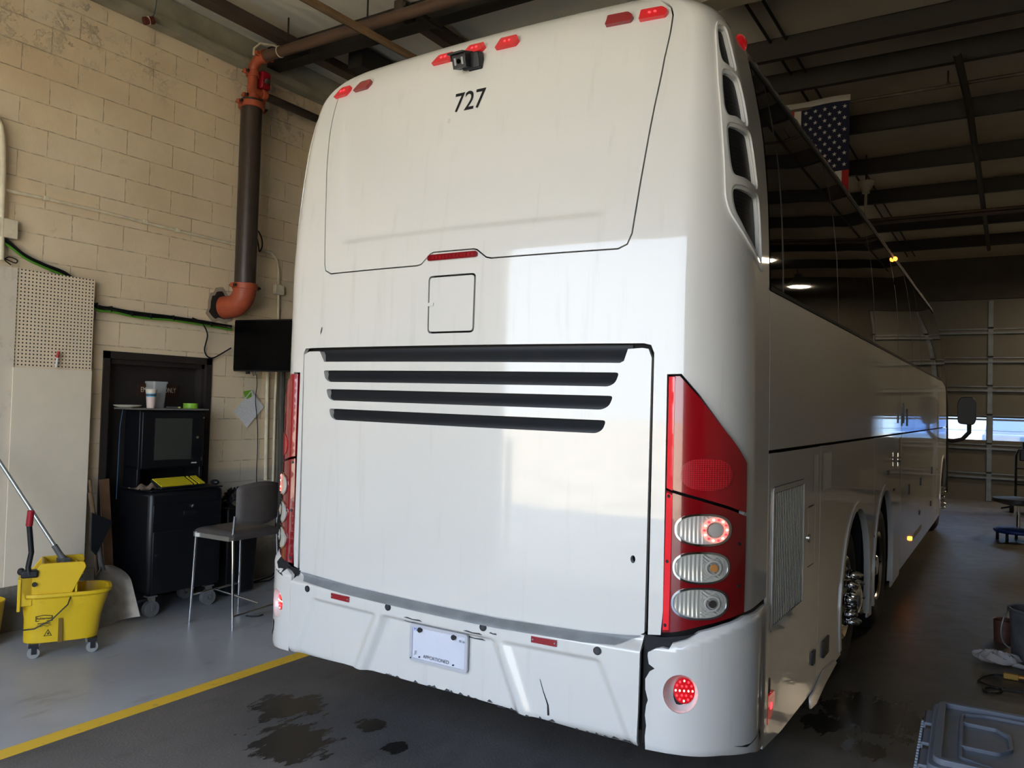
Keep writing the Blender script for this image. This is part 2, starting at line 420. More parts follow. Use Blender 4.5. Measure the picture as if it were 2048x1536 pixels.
# tail lamps
LUP = [(1.005, 1.930), (1.057, 1.931), (1.13, 1.85), (1.219, 1.736), (1.295, 1.65), (1.340, 1.590), (1.340, 1.384), (1.24, 1.420), (1.13, 1.453), (1.004, 1.485)]
LLO = [(1.003, 1.480), (1.13, 1.448), (1.24, 1.415), (1.340, 1.378), (1.337, .992), (1.24, .975), (1.151, .956), (1.07, .932), (.997, .915)]
LALL = LUP[:6]+LLO[3:]
# cap around everything
V1 = [(1.259,3.378),(1.340,3.384),(1.357,3.290),(1.368,3.214),(1.261,3.230),(1.248,3.291)]
V2 = [(1.248,3.176),(1.302,3.179),(1.380,3.165),(1.398,3.101),(1.406,2.990),(1.324,3.004),(1.260,2.997),(1.243,3.034),(1.242,3.109)]
V3 = [(1.254,2.949),(1.316,2.953),(1.426,2.946),(1.449,2.866),(1.476,2.742),(1.354,2.752),(1.282,2.751),(1.268,2.792),(1.258,2.872)]
V4 = [(1.274,2.692),(1.323,2.698),(1.480,2.695),(1.494,2.586),(1.506,2.430),(1.353,2.533),(1.291,2.602),(1.277,2.648)]
VS = [round_poly(v, .02, 4) for v in (V1, V2, V3, V4)]
SEAM = .56
right_edge = [(s_at(SEAM, z), z) for z in (.99, 1.3, 1.62, 2.0, 2.35, 2.7, 2.9, 3.1, 3.25, 3.36)]
def cap_side(sd):
    D = (DR+.008) if sd > 0 else (-DL+.006)
    L = [(D+.002, .898), (.990, .903), (.996, 1.2), (.998, 1.933)]
    g_ = grow(LALL, .006)
    L = [(D-.002, .900), (.993, .906)]+[(1.0, 1.0), (1.0, 1.935), (1.060, 1.937), (1.136, 1.855), (1.225, 1.740), (1.301, 1.654), (1.347, 1.594), (1.344, .985)]+[(1.45, .985)]+right_edge
    return L
R_ = cap_side(1); Lf = [(-a, b) for a, b in cap_side(-1)]
topz = 3.675
outer = R_+[(s_at(SEAM, 3.40), 3.40), (s_at(SEAM, 3.40), topz), (-s_at(SEAM, 3.40), topz), (-s_at(SEAM, 3.40), 3.40)]+list(reversed(Lf))
# door notch
outer += [(DL-.018, 2.04), (DL-.004, 2.062), (-.90, 2.064), (.905, 2.059), (.935, 2.052), (DR+.010, 2.02)]
hole_top = [(a, z) for a, z in grow(rwp, .0065)]
hole_top = [(a, min(z, 3.55)) if z > 3.545 and False else (a, z) for a, z in hole_top]
# split at the roof: the panel seam runs up and over, so the cap is two flanks, a band between and the roof
def band():
    L = []
    return L
hb = hole_top[:]   # ccw list starting top-left
left_edge_hole = hb[0:9]      # down the left side
bot_edge_hole = hb[8:19]
right_edge_hole = hb[18:27]
outerR = R_+[(s_at(SEAM, 3.40), 3.40), (s_at(SEAM, 3.40), topz), (right_edge_hole[-1][0]+.01, topz)]
ring = outerR+list(reversed(hb[:27]))+[(hb[0][0]-.01, topz), (-s_at(SEAM, 3.40), topz), (-s_at(SEAM, 3.40), 3.40)]+list(reversed(Lf))+[(DL-.018, 2.04), (DL-.004, 2.062), (-.90, 2.064), (.905, 2.059), (.935, 2.052), (DR+.010, 2.02)]
def cap_off(s, z):
    a = abs(s)
    # raised moulding round the side vents
    if a < 1.1 or z < 2.3: 
        o = 0.
    else:
        o = 0.
    # soft vertical edge left of the corner
    return o
vent_m = [[(-a, b) for a, b in reversed(v)] for v in VS]
patch('rear_cap', ring, WHITE, coach, holes=VS+vent_m+[round_poly([(a*1.03, 2.2525+(z-2.2525)*1.03) for a, z in hatch], .024)], thick=.022, dst=.05)
VF = [(1.273,3.424),(1.225,3.368),(1.205,3.146),(1.213,2.981),(1.224,2.818),(1.231,2.649),(1.253,2.590),(1.302,2.540),(1.375,2.478),(1.533,2.395),(1.575,2.40),(1.58,2.60),(1.57,2.80),(1.555,2.968),(1.53,3.131),(1.50,3.25),(1.46,3.35),(1.42,3.410)]
VF = round_poly(VF, .03, 3)
for sd in (1, -1):
    vv = VS if sd > 0 else vent_m; F_ = VF if sd > 0 else mirror(VF)
    patch('vent_frame', F_, WHITE, coach, holes=[grow(v, .016) for v in vv], off=.008, thick=.01, gs=[sd*(1.2+i*.022) for i in range(20)])
    for v in vv: patch('vent_mesh', grow(v, .03), MESH.m, coach, off=-.014, thick=0)
# lamps
def chamf(s, z): return .016*min(1., max(0., (abs(s)-1.0)/.036))+.004
RX = NT('reflex_grid', .35); sp = RX.sep(RX.pos())
a = RX.math('FRACT', RX.math('MULTIPLY', sp[2], 130.)); b = RX.math('FRACT', RX.math('MULTIPLY', sp[0], 130.))
h = RX.math('MAXIMUM', RX.math('ABSOLUTE', RX.math('SUBTRACT', a, .5)), RX.math('ABSOLUTE', RX.math('SUBTRACT', b, .5)))
RX.set('Base Color', RX.mix(RX.ramp(h, .3, .42), rgb(130, 6, 16), rgb(196, 26, 38))); RX.set('Coat Weight', .8); REFLEX = RX.m
for sd in (1, -1):
    q = (lambda L: L) if sd > 0 else mirror
    lamp = patch('tail_lamp', q(grow(LUP, -.004)), REDLENS, coach, fn=chamf, thick=.03, dst=.03, gs=[sd*(1.004+i*.006) for i in range(7)]+[sd*(1.045+i*.02) for i in range(17)], gz=[.93+i*.04 for i in range(26)])
    pass
    patch('reflector_oval', q(ellipse(1.162, 1.545, .098, .062, 36, .8)), REFLEX, lamp, fn=chamf, off=.003, thick=.003)
    patch('facet_daylight_tint', q([(1.010, 1.924), (1.036, 1.924), (1.034, 1.478), (1.008, 1.486)]), REDDAYLIGHT, lamp, fn=chamf, off=.0012, thick=0) if sd > 0 else None  # daylight on the chamfer painted as a brighter red strip
    lo = patch('lower_lamp', q(grow(LLO, -.003)), REDDARK, lamp, holes=[q(ellipse(a_, b_, .100, .057, 40, .82)) for a_, b_ in ((1.152, 1.330), (1.147, 1.183), (1.144, 1.045))], fn=chamf, thick=.03, dst=.03, gs=[sd*(1.004+i*.006) for i in range(7)]+[sd*(1.045+i*.02) for i in range(17)], gz=[.93+i*.04 for i in range(26)])
    patch('facet_daylight_tint', q([(1.008, 1.468), (1.034, 1.461), (1.028, .935), (1.002, .928)]), REDDAYLIGHT, lamp, fn=chamf, off=.0012, thick=0) if sd > 0 else None
    for k, (cs, cz) in enumerate(((1.152, 1.330), (1.147, 1.183), (1.144, 1.045))):
        rx, rz = .107, .063
        oo = ellipse(cs, cz, rx, rz, 40, .82); ii = ellipse(cs, cz, rx*.93, rz*.88, 40, .82)
        patch('chrome_bezel', q(oo), CHROME, lamp, holes=[q(ii)], fn=chamf, off=.006, thick=.006)
        def bowl(s, z, cs=cs, cz=cz):
            a = abs(s); r = min(1., math.hypot((a-cs)/.107, (z-cz)/.063)); d = .022*(1-r*r)
            ribs = .0022*math.sin(a*2*PI/.0155) if a < cs+.005 and r < .9 else .0025*math.sin(math.hypot(a-cs-.04, z-cz)*2*PI/.009)
            return chamf(s, z)+.002-d*.3+ribs*(1-sstep(.8, .95, r))
        patch('lamp_bowl', q(ii), CLEARW if k else SILVER, lamp, fn=bowl, thick=0, dst=.01, gs=[sd*(cs-.105+i*.0042) for i in range(51)], gz=[cz-.06+i*.006 for i in range(21)])
        cc = cs+.042
        if k == 0:
            patch('led_ring', q(ellipse(cc, cz, .052, .050, 28)), mat('rose_ring', rgb(225, 160, 145), .3, emit=(1, .4, .3, 1), estr=.15), lamp, holes=[q(ellipse(cc, cz, .034, .032, 24))], fn=chamf, off=.008, thick=.004)
            for j in range(14):
                w = 2*PI*j/14; patch('led', q(ellipse(cc+.043*math.cos(w), cz+.041*math.sin(w), .0052, .005, 8)), REDGLOW if j % 2 else PINKLED, lamp, fn=chamf, off=.011, thick=.003)
            patch('lamp_centre', q(ellipse(cc, cz, .026, .025, 24)), SILVER, lamp, fn=chamf, off=.010, thick=.004)
        else:
            patch('bulb', q(ellipse(cc, cz, .014, .015, 16)), AMBER if k == 1 else CHROME, lamp, fn=chamf, off=.012, thick=.006)
            patch('bulb_collar', q(ellipse(cc, cz, .030, .030, 24)), SILVER, lamp, holes=[q(ellipse(cc, cz, .024, .024, 20))], fn=chamf, off=.008, thick=.004)
    for (a, b) in ((1.018, 1.455), (1.016, 1.20), (1.012, .95), (1.30, 1.27), (1.30, 1.105)):
        patch('lamp_screw', q(ellipse(a, b, .006, .007, 10)), BLACKP, lamp, fn=chamf, off=.004, thick=.004)
# high brake lamp
bl = patch('brake_lamp', round_poly([(-.139, 2.487), (.134, 2.487), (.134, 2.458), (-.139, 2.458)], .014, 6), REDDARK, coach, off=.008, thick=.012)
for j in range(12): patch('led', [(-.112+j*.0195, 2.480), (-.098+j*.0195, 2.480), (-.098+j*.0195, 2.465), (-.112+j*.0195, 2.465)], REDLENS, bl, off=.0095, thick=.002)
# roof marker lamps
MK = [((-.938, -.842), 3.440, 3.486, 1), ((-.786, -.682), 3.442, 3.484, 0), ((-.256, -.14), 3.466, 3.508, 1), ((-.07, .042), 3.474, 3.518, 1), ((.118, .232), 3.462, 3.512, 1), ((.667, .785), 3.453, 3.499, 0), ((.815, .932), 3.445, 3.491, 1)]
for (a, b), z0, z1, on in MK:
    mk = patch('marker_lamp', round_poly([(a-.008, z0), (b-.012, z0-.002), (b+.006, z0+.022), (b-.006, z1), (a+.018, z1+.002)], .008), REDLIT if on else REDLENS, coach, off=.018, thick=.02, dst=.02)
    if on:
        cm = (a+b)/2
        for e in (-.012, .012): patch('led', ellipse(cm+e, (z0+z1)/2+.002, .006, .005, 8), REDGLOW, mk, off=.0195, thick=.002)
for sd in (1, -1):
    m_ = MB().sphere((0, 0, 0), .045, 14, 8, (.5, 1.3, .75)); m_.build('marker_lamp', REDLIT, coach, tuple(SO(sd*1.66, 3.455, .0)), world=True)
# fleet number
vs, fs = text_mesh('727', .134, 0, .0, .90, .0012)
link_mesh('fleet_number', [tuple(SO(x*.96-.002, 3.229+y, .0015, rw_off)) for x, y, z in vs], fs, mat('black_vinyl', rgb(12, 12, 14), .4), coach)
# bumper
def bump_off(s, z):
    a = abs(s)
    o = .055*sstep(.876, .842, z)
    top = .792
    # three recessed fields
    f = sstep(top, top-.022, z)
    lim = .77+(top-z)*.44
    rid = .325+(top-z)*.42
    side = sstep(lim+.01, lim-.03, a)*sstep(rid+.0, rid+.05, a)
    mid = sstep(rid-.01, rid-.06, a)
    o -= f*(.016*side+.030*mid)
    # bottom edge tucks under
    o -= .05*sstep(.52, .44, z)**2
    return o
BOT = [(-.945, .478), (-.75, .488), (-.55, .500), (-.229, .503), (.187, .503), (.546, .490), (.762, .472), (.925, .468)]
bc = [(-.945, .893), (-.942, .70)]+BOT+[(.928, .62), (.930, .872), (.922, .893), (.83, .878), (.70, .868), (.299, .860), (0, .862), (-.566, .868), (-.86, .879)]
bc = [(-.945, .9), (-.942, .70)]+BOT+[(.928, .62), (.930, .895), (.9, .897), (.83, .881), (.70, .871), (.299, .863), (0, .865), (-.566, .871), (-.86, .882)]
chip = round_poly([(.19, .535), (.20, .53), (.205, .545), (.198, .565)], .002)
bumper = patch('bumper_centre', bc, WHITE, coach, fn=bump_off, thick=.02, dst=.03, gs=[i*.0125 for i in range(-75, 75)], gz=[.45+i*.0125 for i in range(25)]+[.765+i*.007 for i in range(20)])
# worn grey ledge of the step
patch('step_strip', [(-.935, .886), (-.86, .855), (-.566, .846), (0, .840), (.299, .838), (.70, .845), (.83, .853), (.915, .888), (.915, .893), (.85, .885), (.70, .874), (.299, .867), (0, .869), (-.566, .875), (-.86, .886)], LGREY, bumper, fn=bump_off, off=.007, thick=0, dst=.02, gs=[i*.0125 for i in range(-75, 75)], gz=[.838+i*.004 for i in range(15)])
for a, z in ((-.811, .826), (-.266, .830), (.251, .829), (.762, .820)):
    p = patch('parking_sensor', ellipse(a, z, .0165, .0165, 18), BLACKP, bumper, fn=bump_off, off=.004, thick=.006, dst=.01)
    patch('sensor_face', ellipse(a, z, .010, .010, 14), mat('sensor_grey', rgb(48, 50, 56), .4), p, fn=bump_off, off=.0055, thick=.003, dst=.01)
for a, b, z in ((-.632, -.511, .824), (.480, .592, .820)):
    p = patch('rear_reflector', [(a, z-.013), (b, z-.013), (b, z+.013), (a, z+.013)], REDLENS, bumper, fn=bump_off, off=.007, thick=.01)
    for e in (a+.008, b-.008): patch('screw', ellipse(e, z, .0035, .0035, 8), CHROME, p, fn=bump_off, off=.0085, thick=.002)
for k, (a, b) in enumerate((((.514, .655), (.531, .607)), ((.531, .607), (.545, .575)), ((.545, .575), (.553, .555)), ((.553, .555), (.556, .518)), ((.556, .518), (.548, .486)))):
    w0, w1 = .0012+k*.0008, .0018+k*.001
    patch('bumper_crack', [(a[0]-w0, a[1]), (b[0]-w1, b[1]), (b[0]+w1, b[1]), (a[0]+w0, a[1])], BLACKGAP, bumper, fn=bump_off, off=.0012, thick=0)
for a, z, w in ((-.12, .80, .055), (.20, .797, .05), (.30, .81, .02), (-.15, .775, .045), (.19, .765, .06)):
    patch('scuff', round_poly([(a-w, z), (a, z-.004), (a+w, z-.003), (a+w*.7, z+.004), (a, z+.001), (a-w*.6, z+.005)], .003), mat('scuff_grey', rgb(60, 60, 62), .7), bumper, fn=bump_off, off=.0012, thick=0)
random.seed(3)
for k in range(46):
    a = random.uniform(-.3, .92); zb = .503 if a < .3 else .49 if a < .6 else .474; w = random.uniform(.004, .02); hh = random.uniform(.003, .014)
    patch('scuff', [(a-w, zb), (a+w, zb), (a+w*.4, zb+hh*.6), (a-w*.2, zb+hh)], MATS['scuff_grey'], bumper, fn=bump_off, off=.0012, thick=0)
# bumper corners with a hole for the round lamp
def corner_off(s, z):
    a = abs(s)
    ze = .90+.095*sstep(.98, 1.34, a)
    o = .045*sstep(ze, ze-.04, z)*(1-.55*sstep(1.35, 1.62, a))
    o -= .06*sstep(.50, .40, z-.10*sstep(1.2, 1.6, a)*-1)**2
    return o
for sd in (1, -1):
    q = (lambda L: L) if sd > 0 else mirror
    random.seed(11 if sd > 0 else 5)
    jag = []
    tear = sd > 0
    je = [(.956, .467), (.954, .52), (.958, .56), (.952, .60), (.956, .64), (.962, .66), (.951, .70), (.950, .74), (.966, .772), (.985, .786), (.962, .800), (.957, .83), (.958, .845), (.985, .862), (1.01, .870), (1.035, .868), (1.045, .887), (1.10, .905), (1.15, .932), (1.24, .957), (1.337, .978), (1.45, .974), (1.60, .972), (s_at(SEAM, .97)-.006, .962)] if tear else \
         [(.958, .475), (.956, .60), (.957, .80), (.958, .868), (1.02, .885), (1.10, .915), (1.15, .938), (1.24, .960), (1.337, .978), (1.45, .974), (1.60, .972), (s_at(SEAM, .97)-.006, .962)]
    bot = [(s_at(SEAM, .40)-.006, .385), (1.56, .385), (1.465, .402), (1.36, .44), (1.229, .462), (1.064, .470)]
    fl = ellipse(1.078, .702, .060, .074, 28)
    cb = patch('bumper_corner', q(je+bot), WHITE, coach, holes=[q(fl)], fn=corner_off, thick=.02, dst=.03, gs=[sd*(.94+i*.025) for i in range(30)], gz=[.37+i*.03 for i in range(14)]+[.80+i*.014 for i in range(14)])
    # recessed round lamp
    cup = patch('lamp_recess', q(ellipse(1.078, .702, .062, .076, 28)), WHITE, cb, fn=lambda s, z: corner_off(s, z)-.055*(1-min(1, math.hypot((abs(s)-1.078)/.062, (z-.702)/.076))**4)-.001, thick=0, dst=.012, gs=[sd*(1.01+i*.006) for i in range(24)], gz=[.62+i*.008 for i in range(21)])
    fg = patch('round_lamp', q(ellipse(1.092, .708, .040, .050, 26)), REDLIT, cb, fn=corner_off, off=-.024, thick=.03, dst=.012)
    patch('lamp_seat', q(ellipse(1.092, .690, .042, .055, 24)), BLACKGAP, cb, fn=corner_off, off=-.040, thick=.01, dst=.012)
    for ring, cnt in ((.0, 1), (.016, 6), (.031, 12)):
        for j in range(cnt):
            w = 2*PI*j/cnt; patch('led', q(ellipse(1.092+ring*math.cos(w), .708+ring*1.25*math.sin(w), .0038, .0046, 8)), PINKLED if (j % 3 == 0) else REDGLOW, fg, fn=corner_off, off=-.0225, thick=.002)
    # torn black edge
    tr = [(.935, .897), (1.0, .897), (1.10, .915), (1.337, .984), (1.62, .980), (1.60, .955), (1.337, .965), (1.12, .905), (1.05, .872), (1.0, .855), (.966, .84), (.97, .78), (.958, .74), (.955, .50), (.935, .47)]
    patch('torn_edge', q(tr), BLACKGAP, coach, fn=lambda s, z: corner_off(s, z)*.5, off=-.004, thick=.0, dst=.03)
if True:
    patch('torn_edge', mirror([(1.0, .898), (1.02, .902), (1.035, .87), (1.02, .855), (1.09, .875), (1.13, .91), (1.18, .90), (1.15, .94), (1.06, .92)]), BLACKGAP, coach, fn=corner_off, off=.002, thick=0)
    patch('scuff', mirror([(1.10, .60), (1.125, .61), (1.12, .56), (1.15, .53), (1.16, .49), (1.135, .52), (1.11, .55)]), BLACKGAP, coach, fn=corner_off, off=.002, thick=0)
    patch('scuff', [(1.27, .492), (1.31, .483), (1.36, .478), (1.42, .492), (1.45, .485), (1.47, .45), (1.485, .44), (1.49, .465), (1.46, .50), (1.40, .482), (1.34, .470)], BLACKGAP, coach, fn=corner_off, off=.002, thick=0)
# licence plate
def pl(s, z): return bump_off(0, .68)
F_ = round_poly([(-.138, .773), (.165, .773), (.165, .612), (-.138, .612)], .012)
plate = patch('licence_plate', F_, mat('plate_white', rgb(206, 208, 218), .4, coat=.3, var=.05), coach, fn=pl, off=.016, thick=.012)
patch('plate_frame', grow(F_, .004), mat('plate_rim', rgb(190, 190, 196), .35, metal=.2), plate, holes=[grow(F_, -.010)], fn=pl, off=.021, thick=.012)
for a in (-.085, .098): patch('plate_bolt', ellipse(a, .755, .0115, .0115, 16), BLACKP, plate, fn=pl, off=.027, thick=.01, dst=.01)
for a, z in ((-.085, .632), (.098, .632), (-.133, .62)): patch('plate_bolt', ellipse(a, z, .0035, .0035, 10), BLACKP, plate, fn=pl, off=.023, thick=.005, dst=.01)
INK = mat('plate_ink', rgb(30, 30, 36), .5); BINK = mat('plate_blue', rgb(50, 95, 175), .5)
for t, sz, x, z, m_ in (('MA', .022, -.108, .752, BINK), ('APPORTIONED', .0225, .004, .637, INK), ('05 26', .014, .138, .742, INK), ('JE', .023, -.108, .647, mat('plate_grey', rgb(110, 110, 118), .5))):
    vs, fs = text_mesh(t, sz, 0, 0, .92); link_mesh('plate_text', [tuple(SO(x+a, z+b, .0175, pl)) for a, b, _ in vs], fs, m_, plate)
# reversing camera
cam_o = Matrix.Translation(SO(-.012, 3.438, .0)) @ Matrix.Rotation(math.radians(18), 4, 'X') @ Matrix.Scale(.72, 4)
mb = MB().box((.02, -.035, -.01), (.14, .07, .10)).box((.035, -.02, -.055), (.11, .05, .03)); bod = mb.build('reversing_camera', BLACKP, coach, bevel=.008)
bod.matrix_local = cam_o
def cpart(n, mb, m): o = mb.build(n, m, bod); return o
cpart('camera_head', MB().box((-.03, -.085, -.005), (.105, .085, .085)), BLACKP)
cpart('camera_hood', MB().box((-.03, -.10, .045), (.118, .13, .012)).box((-.085, -.085, .025), (.008, .10, .045)).box((.027, -.085, .025), (.008, .10, .045)), mat('camera_black', rgb(15, 16, 18), .35))
cpart('camera_lens', MB().cyl((-.03, -.126, -.005), (-.03, -.132, -.005), .015), GLASS_T)
for x_ in (-.058, -.002): cpart('camera_leds', MB().box((x_, -.1285, -.005), (.014, .004, .045)), mat('led_grey', rgb(150, 150, 145), .5))
SMU = mat('grey_smudge', rgb(110, 106, 98), .6, alpha=.13)
for L_ in ([(-.10, 3.155), (-.085, 3.15), (-.09, 3.125), (-.105, 3.13)],): patch('smudge', round_poly(L_, .01), SMU, coach, off=.0015, thick=0)
patch('scuff', [(-.846, 2.13), (-.836, 2.15), (-.832, 2.17), (-.838, 2.172), (-.846, 2.15)], MATS['scuff_grey'], coach, off=.0015, thick=0)
# ---- flanks
def Y2S(L, sd=1):
    P = [(s_at(y, z) if y < 2.2 else y-.35+SIDE0, z) for y, z in L]
    return P if sd > 0 else mirror(P)
def archcut(L_before, cy, ry, rz): pass
def arch_pts(cy, ry, rz, z0): 
    # path over an arch from front to rear (decreasing y)
    a0 = math.asin(max(-1, (z0-.52)/rz)) if z0 < .52 else 0
    out = [(cy+ry*math.cos(t), .52+rz*math.sin(t)) for t in [a0+(PI-2*a0)*k/18 for k in range(19)]]
    return out
for sd in (1, -1):
    nm = lambda n: n
    patch('side_panel', Y2S([(.568, 1.628), (5.555, 1.628), (5.555, 2.332), (.568, 2.332)], sd), WHITE, coach, thick=.012)
    patch('entry_door_panel', Y2S([(5.568, 1.628), (6.76, 1.628), (6.76, 2.332), (5.568, 2.332)], sd), WHITE, coach)
    patch('side_panel', Y2S([(6.772, 1.628), (12.3, 1.628), (12.62, 1.628), (12.5, 1.9), (12.2, 2.1), (11.7, 2.26), (10.9, 2.332), (6.772, 2.332)], sd), WHITE, coach)
    # windows
    patch('side_glass', Y2S([(.572, 2.345), (10.9, 2.345), (11.7, 2.272), (12.22, 2.11), (12.53, 1.9), (12.65, 1.62), (13.3, 1.5), (13.3, 3.30), (.572, 3.355)], sd), GLASS_T, coach, off=.002)
    patch('window_trim', Y2S([(.572, 2.334), (10.9, 2.334), (10.9, 2.352), (.572, 2.352)], sd), BLACKGAP, coach, off=.005, thick=.004)
    patch('roof_rail', Y2S([(.568, 3.358), (12.6, 3.358), (12.6, 3.378), (.568, 3.378)], sd), BLACKP, coach, off=.006)
    patch('roof_rail', Y2S([(.568, 3.382), (12.6, 3.382), (12.6, 3.398), (.568, 3.398)], sd), mat('rail_olive', rgb(120, 116, 104), .5), coach, off=.010)
    patch('side_roof', [(sd*a, z) for a, z in [(s_at(SEAM, 3.40)+.008, 3.402), (SMAX, 3.402), (SMAX, 3.675), (s_at(SEAM, 3.40)+.008, 3.675)]][::sd], WHITE, coach)
    for y, w in ((.80, .012), (2.20, .008), (3.75, .006), (5.30, .012), (6.55, .008), (7.5, .006), (9.3, .008), (10.9, .012)):
        patch('window_divider', Y2S([(y-w, 2.354), (y+w, 2.354), (y+w, 3.35), (y-w, 3.35)], sd), mat('divider_grey', rgb(24, 25, 27), .6), coach, off=.0035, thick=.003)
    # lower skirt panels
    T = 1.612
    gh = round_poly([(.655, 1.44), (1.265, 1.44), (1.265, .835), (.655, .835)], .01)
    fh = round_poly([(1.385, 1.305), (1.565, 1.305), (1.565, .985), (1.385, .985)], .02)
    patch('engine_side_panel', Y2S([(.568, T), (.568, .33), (.9, .30), (1.686, .285), (1.686, T)], sd), WHITE, coach, holes=[Y2S(gh, sd), Y2S(fh, sd)])
    patch('grille_backing', Y2S(grow(gh, .02), sd), BLACKGAP, coach, off=.0005, thick=0)
    patch('grille_frame', Y2S(grow(gh, .018), sd), WHITE, coach, holes=[Y2S(grow(gh, -.006), sd)], off=.006, thick=.006)
    patch('filler_flap', Y2S(grow(fh, -.006), sd), WHITE, coach)
    patch('flap_lock', Y2S(ellipse(1.40, 1.14, .018, .022, 16), sd), ALU, coach, off=.008, thick=.01)
    if sd > 0:
        for i in range(18):
            y = .668+i*.0335
            patch('grille_slat', Y2S([(y, .845), (y+.012, .845), (y+.012, 1.43), (y, 1.43)], sd), mat('slat_cream', rgb(190, 187, 175), .4), coach, off=.004, thick=.004, dst=.4, gs=[], gz=[])
    A = arches
    ap = arch_pts(*A[0], .27); ad = arch_pts(*A[1], .25); af = arch_pts(*A[2], .30)
    patch('wheel_panel', Y2S([(1.696, T), (1.696, .285), (2.30, .27)]+[p for p in reversed(ap) if p[0] > 2.3]+[(3.765, .25), (3.765, T)], sd), WHITE, coach)
    patch('wheel_panel', Y2S([(3.775, T), (3.775, .90)]+[(max(3.78, p[0]), p[1]) for p in reversed(ad) if p[0] > 3.6 and p[1] > .72 or p[0] > 4.4]+[(5.50, .26), (5.555, .27), (5.555, T)], sd), WHITE, coach)
    patch('luggage_door', Y2S([(5.575, T), (5.575, .30), (9.90, .30), (9.98, T)], sd), WHITE, coach)
    patch('front_panel', Y2S([(9.99, T), (9.91, .30), (10.70, .32)]+[p for p in reversed(af)]+[(12.2, .33), (12.75, .34), (12.8, T)], sd), WHITE, coach)
    for k, (cy, ry, rz) in enumerate(A):
        inn = arch_pts(cy, ry, rz, .30); out_ = arch_pts(cy, ry+.05, rz+.05, .30)
        L = inn+list(reversed(out_))
        if k == 1: L = [(max(3.80, y), z) for y, z in L]
        patch('wheel_arch_trim', Y2S([p for i, p in enumerate(L)], sd), WHITE, coach, off=.008, thick=.045, dst=.05)
    if sd > 0:
        def dark(n, y0, y1, z0, z1, m_=BLACKP, o=.010): return patch(n, Y2S(round_poly([(y0, z1), (y1, z1), (y1, z0), (y0, z0)], .008, 2), sd), m_, coach, off=o, thick=.012)
        dark('side_socket', 1.545, 1.615, .435, .51); s2 = dark('side_socket', 1.84, 2.0, .40, .50); s3 = dark('side_socket', .575, .635, .56, .625)
        rl = patch('side_marker', Y2S([(.585, .555), (.70, .55), (.705, .50), (.66, .45), (.595, .43)], sd), REDLIT, coach, off=.014, thick=.014)
        patch('led', Y2S(ellipse(.64, .50, .016, .016, 8), sd), REDGLOW, rl, off=.016, thick=.003)
        for y, z, h_ in ((7.5, 1.03, .09), (9.05, 1.07, .09), (8.97, .64, .07), (7.46, .67, .05), (4.56, 1.30, .035), (6.24, 1.03, .10), (5.0, 1.12, .02)):
            dark('door_latch', y-.05, y+.05, z-h_/2, z+h_/2)
        dark('entry_handle', 5.44, 5.50, 1.72, 1.91, o=.03); dark('entry_handle', 5.76, 5.82, 1.69, 1.86, o=.03)
        patch('side_marker', Y2S(ellipse(6.48, .49, .045, .022, 12), sd), AMBERLIT, coach, off=.02, thick=.02)
        dark('louvre_patch', 6.9, 7.7, .44, .50, mat('lgrey_patch', rgb(150, 148, 138), .5), .004)
        mb = MB().sphere((0, 0, 0), .03, 12, 8); mb.cyl((0, 0, -.06), (0, 0, .06), .014); mb.build('chrome_lock', CHROME, coach, (1.315, 5.10, 1.39))
        patch('yellow_label', Y2S([(5.40, 1.585), (5.50, 1.585), (5.50, 1.40), (5.40, 1.40)], sd), mat('yellowed_tape', rgb(190, 165, 90), .6), coach, off=.003, thick=0)
        patch('paper_label', Y2S([(2.0-.25, 1.57), (2.0, 1.57), (2.0, 1.36), (1.75, 1.36)], sd), mat('faded_label', rgb(205, 203, 192), .6), coach, off=.002, thick=0)
        patch('paper_label', Y2S([(1.50, 1.57), (1.62, 1.57), (1.62, 1.36), (1.50, 1.36)], sd), MATS['faded_label'], coach, off=.002, thick=0)
        # torn lower edge ahead of the grille
        patch('bent_skirt', Y2S([(1.60, .285), (1.85, .33), (2.2, .30), (2.26, .27), (1.9, .24), (1.66, .20), (1.52, .215), (1.50, .28)], sd), WHITE, coach, off=.012, thick=.01)
# wheels
def wheel(cy, x, kind, sd):
    M = Matrix.Translation((x, cy, .52)) @ Matrix.Rotation(sd*PI/2, 4, 'Y')   # local z -> outward
    R = .515; w = .28
    ty = MB().lathe([(.29, -.02), (.33, 0), (.40, .012), (.455, .008), (.49, -.012), (R, -.05), (R, -w+.05), (.49, -w+.01), (.40, -w), (.29, -w+.02)], 48, M)
    for k in range(3): ty.lathe([(R+.001, -.08-k*.06), (R-.008, -.085-k*.06), (R-.008, -.095-k*.06), (R+.001, -.10-k*.06)], 48, M)
    t = ty.build('wheel', RUBBER, coach)
    if kind == 'front':
        MB().lathe([(.292, -.015), (.285, .004), (.27, -.005), (.255, -.02), (.22, -.012), (.19, .02), (.13, .035), (.11, .035), (.11, .0)], 40, M).build('rim', ALU, t)
        MB().lathe([(.10, .03), (.105, .075), (.095, .10), (.05, .115), (.0001, .118)], 28, M).build('hub_cap', CHROME, t)
        nl = MB()
        for k in range(10):
            a = 2*PI*k/10+.2; nl.lathe([(.024, .0), (.026, .03), (.021, .075), (.012, .095), (.0001, .10)], 10, M, (.165*math.cos(a), .165*math.sin(a), .015))
            nl.lathe([(.033, .0), (.033, .02)], 10, M, (.165*math.cos(a), .165*math.sin(a), .015))
        nl.build('lug_nuts', CHROME, t)
    else:
        MB().lathe([(.292, -.02), (.285, .002), (.27, -.01), (.255, -.05), (.24, -.12), (.10, -.14), (.0001, -.14)], 40, M).build('rim', ALU, t)
        MB().lathe([(.09, -.14), (.09, -.02), (.075, .0), (.0001, .0)], 24, M).build('hub_cap', CHROME, t)
